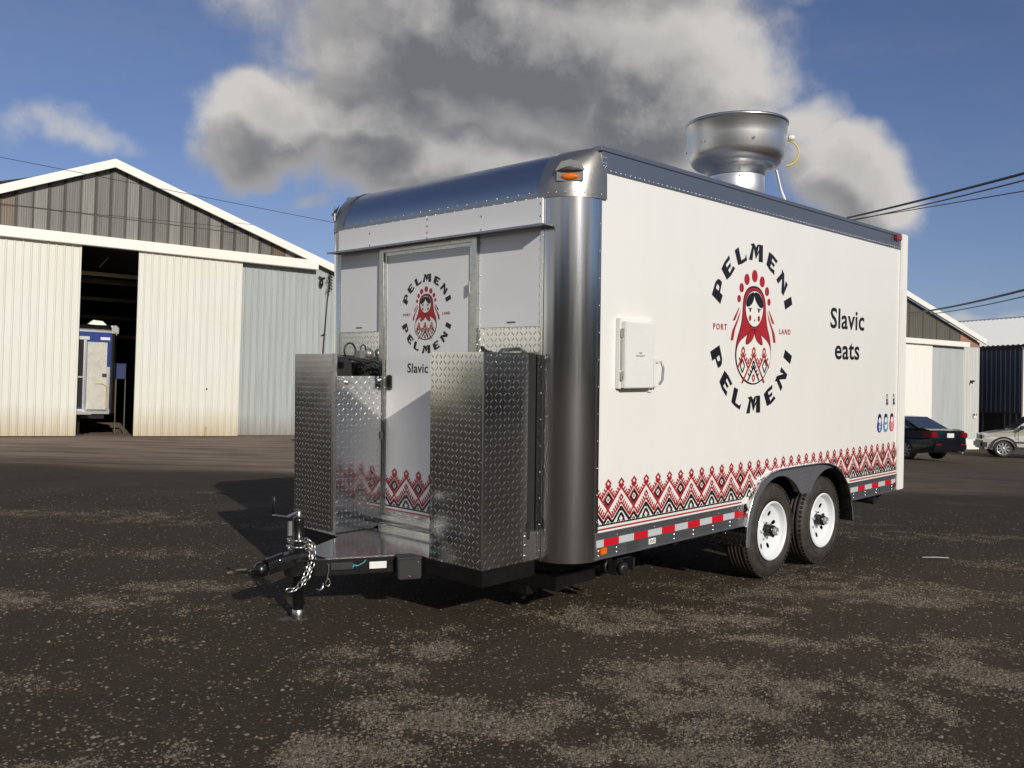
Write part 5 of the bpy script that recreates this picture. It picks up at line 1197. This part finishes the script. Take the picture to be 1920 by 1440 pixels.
# ================================================================== VEHICLES
M['navy'] = mat('dark_navy_car_paint', (.004, .005, .009), .22, .0, vary=.1, coat=.9); M['silver'] = mat('silver_car_paint', (.60, .59, .55), .3, .25, vary=.03, coat=.7)
M['glass'] = mat('dark_car_glass', (.012, .018, .018), .06, 0., vary=.05, coat=1.); M['glassgreen'] = mat('greenish_car_glass', (.10, .16, .15), .08, 0., vary=.1, coat=1.)
M['taillight'] = mat('red_tail_light', (.20, .004, .008), .12, coat=.8); M['headlight'] = mat('clear_headlight', (.62, .64, .64), .1, .2, coat=.8)
M['trimblack'] = mat('black_bumper_plastic', (.022, .022, .024), .5); M['alloy'] = mat('alloy_wheel', (.52, .53, .53), .3, .6)
def vehicle(root, prof, roofp, hw, arches, r, paint, low):
    """prof: lower body side outline (x,z) from rear bottom round the top to front bottom; roofp: greenhouse outline; arches: wheel centre x"""
    def half(x, z, top=False):
        x0, x1 = prof[0][0], prof[-1][0]; e = min(x-min(x0, x1), max(x0, x1)-x); k = 1-.13*math.exp(-max(e, 0)/.22)
        return hw*k*(1-.05*max(0, (z-.75))/.4)
    pts = list(prof); bot = []
    xa = sorted(arches, reverse=True)
    zb = low
    for c in xa:
        bot.append((c+r*1.13, zb))
        for k in range(11):
            a = math.pi*k/10; bot.append((c+r*1.13*math.cos(a), .30+r*1.13*math.sin(a)))
        bot.append((c-r*1.13, zb))
    loop = pts+bot
    mb = MB(); L_ = [(x, half(x, z), z) for x, z in loop]; Rr_ = [(x, -half(x, z), z) for x, z in loop]; n = len(loop)
    tris = geometry.tessellate_polygon([[Vector((x, 0, z)) for x, z in loop]])
    mb.add(L_, [tuple(t) for t in tris], 0, False); mb.add(Rr_, [tuple(t) for t in tris], 0, False)
    mb.add(L_+Rr_, [(i, (i+1) % n, n+(i+1) % n, n+i) for i in range(n)], 0, False)
    bpart(root, 'body', mb, paint, bevel=.035)
    # greenhouse with tumblehome
    def hw2(z): z0 = roofp[0][1]; return hw*.93-(z-z0)*.42
    mb = MB(); Lp = [(x, hw2(z), z) for x, z in roofp]; Rp = [(x, -hw2(z), z) for x, z in roofp]; n = len(roofp)
    tris = geometry.tessellate_polygon([[Vector((x, 0, z)) for x, z in roofp]])
    mb.add(Lp, [tuple(t) for t in tris]); mb.add(Rp, [tuple(t) for t in tris]); mb.add(Lp+Rp, [(i, i+1, n+i+1, n+i) for i in range(n-1)])
    bpart(root, 'cabin', mb, paint, bevel=.03)
    return half, hw2
def car_wheel(root, x, y, r, sgn, spokes=8):
    w = MB().lathe([(r*.66, .015), (r*.80, .028), (r*.96, .012), (r, -.03), (r, -.17), (r*.9, -.2), (r*.6, -.2)], (x, y, r), (0, sgn, 0), 28).build('wheel', M['tyre'], root)
    mb = MB().lathe([(r*.67, .018), (r*.62, .012), (r*.58, -.02)], (x, y, r), (0, sgn, 0), 28).lathe([(0, .012), (r*.14, .010), (r*.16, -.01)], (x, y, r), (0, sgn, 0), 12)
    for k in range(spokes):
        a = 2*math.pi*k/spokes; d_ = Vector((math.cos(a), 0, math.sin(a))); c = Vector((x, y+sgn*.0, r)); mb.obox(c+d_*r*.12, c+d_*r*.63, r*.17, .02, up=(0, 1, 0))
    mb.build('wheel_cover', M['alloy'], w); MB().lathe([(0, -.04), (r*.6, -.04)], (x, y, r), (0, sgn, 0), 20).build('brake_shadow', M['trimblack'], w)
# sedan: +x forward
sd = empty('parked_sedan', (13.2, 31.4, float(base_h(13.2, 31.4))), (0, 0, R(116))); tag(sd, 'dark navy sedan with red tail lights parked beyond the rear of the food trailer', 'car')
half, hw2 = vehicle(sd, [(-2.30, .28), (-2.40, .50), (-2.38, .72), (-2.33, .98), (-2.05, 1.04), (-1.55, 1.02), (.95, .96), (1.9, .84), (2.30, .66), (2.38, .45), (2.30, .24)], [(-1.75, 1.0), (-.95, 1.40), (-.4, 1.46), (.2, 1.45), (.5, 1.38), (1.25, .96)], .91, [1.45, -1.35], .33, M['navy'], .22)
for s_ in (1, -1):
    for x in (1.45, -1.35): car_wheel(sd, x, s_*.80, .33, s_)
    y = lambda z: s_*(hw2(z)+.006)
    mb = MB(); mb.poly([(-1.52, y(1.04), 1.04), (-.92, y(1.34), 1.34), (-.35, y(1.39), 1.39), (-.35, y(1.02), 1.02), (-1.2, y(1.02), 1.02)]); bpart(sd, 'side_window', mb, M['glassgreen'])
    mb = MB(); mb.poly([(-.29, y(1.02), 1.02), (-.29, y(1.39), 1.39), (.25, y(1.38), 1.38), (1.0, y(1.02), 1.02)]); bpart(sd, 'side_window', mb, M['glassgreen'])
    bpart(sd, 'tail_light', MB().box(-2.40, -2.05, min(s_*.56, s_*.865), max(s_*.56, s_*.865), .74, .93), M['taillight'], bevel=.03)
    bpart(sd, 'wing_mirror', MB().box(.72, .86, min(s_*.9, s_*1.05), max(s_*.9, s_*1.05), .98, 1.10), M['navy'], bevel=.03)
mb = MB(); mb.poly([(-1.74, -.70, 1.035), (-1.74, .70, 1.035), (-1.0, .60, 1.405), (-1.0, -.60, 1.405)]); mb.v = [(x-.02, y_, z+.012) for x, y_, z in mb.v]; bpart(sd, 'rear_window', mb, M['glass'])
bpart(sd, 'licence_plate', MB().box(-2.415, -2.385, -.17, .15, .76, .90), M['label']); bpart(sd, 'badge', MB().box(-2.385, -2.36, -.04, .03, .93, .97), M['chrome'])
bpart(sd, 'rear_bumper', MB().box(-2.44, -2.2, -.80, .80, .34, .58), M['navy'], bevel=.05); bpart(sd, 'exhaust_tip', MB().tube([(-2.45, -.55, .27), (-2.2, -.55, .28)], .035, 10), M['conduit'])
bpart(sd, 'bumper_reflector', MB().box(-2.447, -2.43, .45, .70, .52, .56).box(-2.447, -2.43, -.70, -.45, .52, .56), M['taillight'])
# silver suv, facing left
def suv(loc, rz_, label):
    r_ = empty('parked_suv', loc, (0, 0, rz_)); tag(r_, label, 'car')
    half, hw2 = vehicle(r_, [(-2.20, .34), (-2.28, .60), (-2.24, 1.06), (-1.9, 1.10), (.85, 1.08), (1.35, 1.03), (1.85, .92), (2.04, .74), (2.08, .45), (1.98, .30)], [(-2.18, 1.06), (-2.02, 1.60), (-1.6, 1.70), (.0, 1.72), (.25, 1.66), (1.02, 1.06)], .89, [1.35, -1.27], .345, M['silver'], .32)
    for s_ in (1, -1):
        for x in (1.35, -1.27): car_wheel(r_, x, s_*.79, .345, s_, 9)
        y = lambda z: s_*(hw2(z)+.006)
        for xa, xb, xc, xd in ((-.10, .82, .22, -.10), (-1.05, -.18, -.18, -1.05), (-1.95, -1.15, -1.15, -1.85)):
            mb = MB(); mb.poly([(xa, y(1.10), 1.10), (xb, y(1.10), 1.10), (xc, y(1.60), 1.60), (xd, y(1.60), 1.60)]); bpart(r_, 'side_window', mb, M['glass'])
        ys = lambda a: (min(s_*a, s_*(a+.02)), max(s_*a, s_*(a+.02)))
        bpart(r_, 'side_moulding', MB().box(-.95, 1.0, *ys(.885), .56, .62), M['trimblack'], bevel=.005)
        bpart(r_, 'sill', MB().box(-.85, .95, *ys(.87), .30, .42), M['trimblack'])
        mb = MB(); mb.grid(lambda a, c: (1.35+(.40+.07*c)*math.cos(math.pi*a), s_*.905, .33+(.40+.07*c)*math.sin(math.pi*a)), 16, 1); mb.grid(lambda a, c: (1.35+.47*math.cos(math.pi*a), s_*(.86+.045*c), .33+.47*math.sin(math.pi*a)), 16, 1); bpart(r_, 'arch_trim', mb, M['trimblack'])
        bpart(r_, 'headlight', MB().box(1.80, 2.05, min(s_*.50, s_*.80), max(s_*.50, s_*.80), .76, .90), M['headlight'], bevel=.03)
        bpart(r_, 'wing_mirror', MB().box(.70, .84, min(s_*.88, s_*1.06), max(s_*.88, s_*1.06), 1.08, 1.24), M['trimblack'], bevel=.03)
        bpart(r_, 'door_handle', MB().box(-.02, .16, *ys(.875), .93, .97), M['trimblack'], bevel=.008)
        bpart(r_, 'door_seam', MB().box(.86, .875, *ys(.868), .45, 1.06).box(-.14, -.125, *ys(.868), .45, 1.08), M['trimblack'])
    mb = MB(); mb.poly([(1.0, -.66, 1.11), (1.0, .66, 1.11), (.30, .58, 1.63), (.30, -.58, 1.63)]); mb.v = [(x+.03, y_, z+.012) for x, y_, z in mb.v]; bpart(r_, 'windscreen', mb, M['glass'])
    bpart(r_, 'front_bumper', MB().box(1.85, 2.15, -.82, .82, .32, .64), M['trimblack'], bevel=.07); bpart(r_, 'grille', MB().box(2.02, 2.09, -.40, .40, .68, .84), M['trimblack'], bevel=.01)
    return r_
sv = suv((20.45, 34.94, float(base_h(19.5, 35))), R(162), 'silver suv with black bumper parked at the right edge beside the warehouse corner')
s4 = suv((-6.35, 20.9, float(base_h(-6.35, 20.9))), 0, 'second silver suv almost wholly hidden behind the left tread-plate locker')
s4.location = (-3.52, 25.2, 0); s4.rotation_euler = (0, 0, R(215))

# ================================================================== CABLES, TWIGS
def cable(a, b, sag, r, label, name='overhead_cable', grp=None):
    a = Vector(a); b = Vector(b); pts = [a+(b-a)*t_-Vector((0, 0, 4*sag*t_*(1-t_))) for t_ in np.linspace(0, 1, 33)]
    o = MB().tube([p-a for p in pts], r, 6).build(name, M['blackplastic']); o.location = a; tag(o, label, 'cable', grp); return o
def ext(a, b, k0, k1): a = Vector(a); b = Vector(b); return tuple(a+(b-a)*k0), tuple(a+(b-a)*k1)
a, b = ext((7.91, 14, 5.14), (7.94, 22, 6.02), -.9, 1.6); cable(a, b, .12, .022, 'thickest of the three overhead cables right of the exhaust fan')
a, b = ext((7.98, 14.05, 5.09), (8.05, 22, 5.99), -.9, 1.6); cable(a, b, .16, .012, 'thin overhead cable running just below the thick one')
a, b = ext((8.03, 14.2, 4.83), (8.16, 22, 5.95), -.9, 1.6); cable(a, b, .03, .009, 'lowest and thinnest of the overhead cables right of the exhaust fan')
a, b = ext((7.94, 14, 3.44), (10.48, 24, 4.04), -.9, 1.5); cable(a, b, .25, .020, 'black cable crossing low over the second warehouse roof edge')
a, b = ext((7.96, 14, 3.39), (10.55, 24, 4.02), -.9, 1.5); cable(a, b, .30, .009, 'thin cable just under the low black cable at the right')
a, b = ext((-12.75, 22.1, 6.98), (-6.1, 27.9, 6.77), -.5, 1.08); cable(a, b, .0, .007, 'faint cable sagging across the sky above the left warehouse roof')
def gz(x, y): return float(ground_h(x, y))
o = MB().tube([(-.10, -.05, .0), (-.02, -.01, .012), (.06, .02, .012), (.12, .04, .05), (.16, .05, .10)], [.012, .016, .012, .007, .005], 6).build('fallen_branch', M['timberdark']); o.location = (-1.87, 6.40, gz(-1.87, 6.4)+.01); tag(o, 'brown broken twig lying on the gravel in front of the coupler', 'twig')
o = MB().tube([(-.12, 0, .008), (0, .01, .01), (.11, 0, .008)], .003, 6).build('white_stick', M['conduit']); o.location = (3.71, 7.83, gz(3.71, 7.83)); tag(o, 'thin pale stick lying on the gravel right of the trailer wheels', 'stick')

# beyond the frame at the left: a long cream warehouse behind a hedge, and the wood across the yard (both mirrored in the bright tread plate)
wl = empty('warehouse', (-40, -2, -.1), (0, 0, .5866)); tag(wl, 'long cream warehouse far to the left behind a dark hedge', 'warehouse')
mb = MB(); ribbed(mb, -21, 20, 0, 6.4, 0, .8, .06, .04); bpart(wl, 'wall', mb, M['shedwhite']); bpart(wl, 'roof', MB().prism([(-21, 0, 6.4), (-21, 16, 6.4), (-21, 8, 8.6)], (41, 0, 0)), M['roofing'])
mt = mat('dark_tree_leaves', (.035, .055, .022), .7, vary=.4, scale=.6)
rg = np.random.RandomState(5)
def leaves(P, size, name, label, cat):
    n = len(P); q = (rg.rand(n, 4, 3)-.5)*size; V = (P[:, None]+q).reshape(-1, 3)
    mb = MB(); mb.v = [tuple(v) for v in V]; mb.f = [[4*i, 4*i+1, 4*i+2] for i in range(n)]+[[4*i, 4*i+2, 4*i+3] for i in range(n)]; mb.mi = [0]*2*n; mb.sm = [False]*2*n
    o = mb.build(name, mt); tag(o, label, cat, kind='stuff')
P = []
for k in range(15):
    x = -40+5.6*k+rg.rand()*2; y = -29-rg.rand()*7; h = 4.6+rg.rand()*3.0; w = 2.8+rg.rand()*1.6; n = 800
    ph = rg.rand(n)*6.283; cz = rg.rand(n)*2-1; rr = rg.rand(n)**.4; lump = 1+.25*np.sin(ph*3+k)+.2*np.sin(cz*5+k)
    P.append(np.stack([x+w*rr*lump*np.sqrt(1-cz**2)*np.cos(ph), y+w*rr*lump*np.sqrt(1-cz**2)*np.sin(ph), h*.5+h*.5*rr*cz], -1))
leaves(np.concatenate(P), 1.0, 'wood', 'dark green wood across the yard', 'wood')
n = 5000; ha = -21+41*rg.rand(n); hb = -4-1.2*rg.rand(n); leaves(np.stack([-40+ha*math.cos(.5866)-hb*math.sin(.5866), -2+ha*math.sin(.5866)+hb*math.cos(.5866), .05+1.2*rg.rand(n)], -1), .5, 'hedge', 'low dark hedge in front of the far cream warehouse', 'hedge')
n = 4200; leaves(np.stack([34+4*rg.rand(n), -26+62*rg.rand(n), 5.5*rg.rand(n)**.8], -1), 1.1, 'tall_hedge', 'tall dark hedge far to the right of the yard', 'hedge')
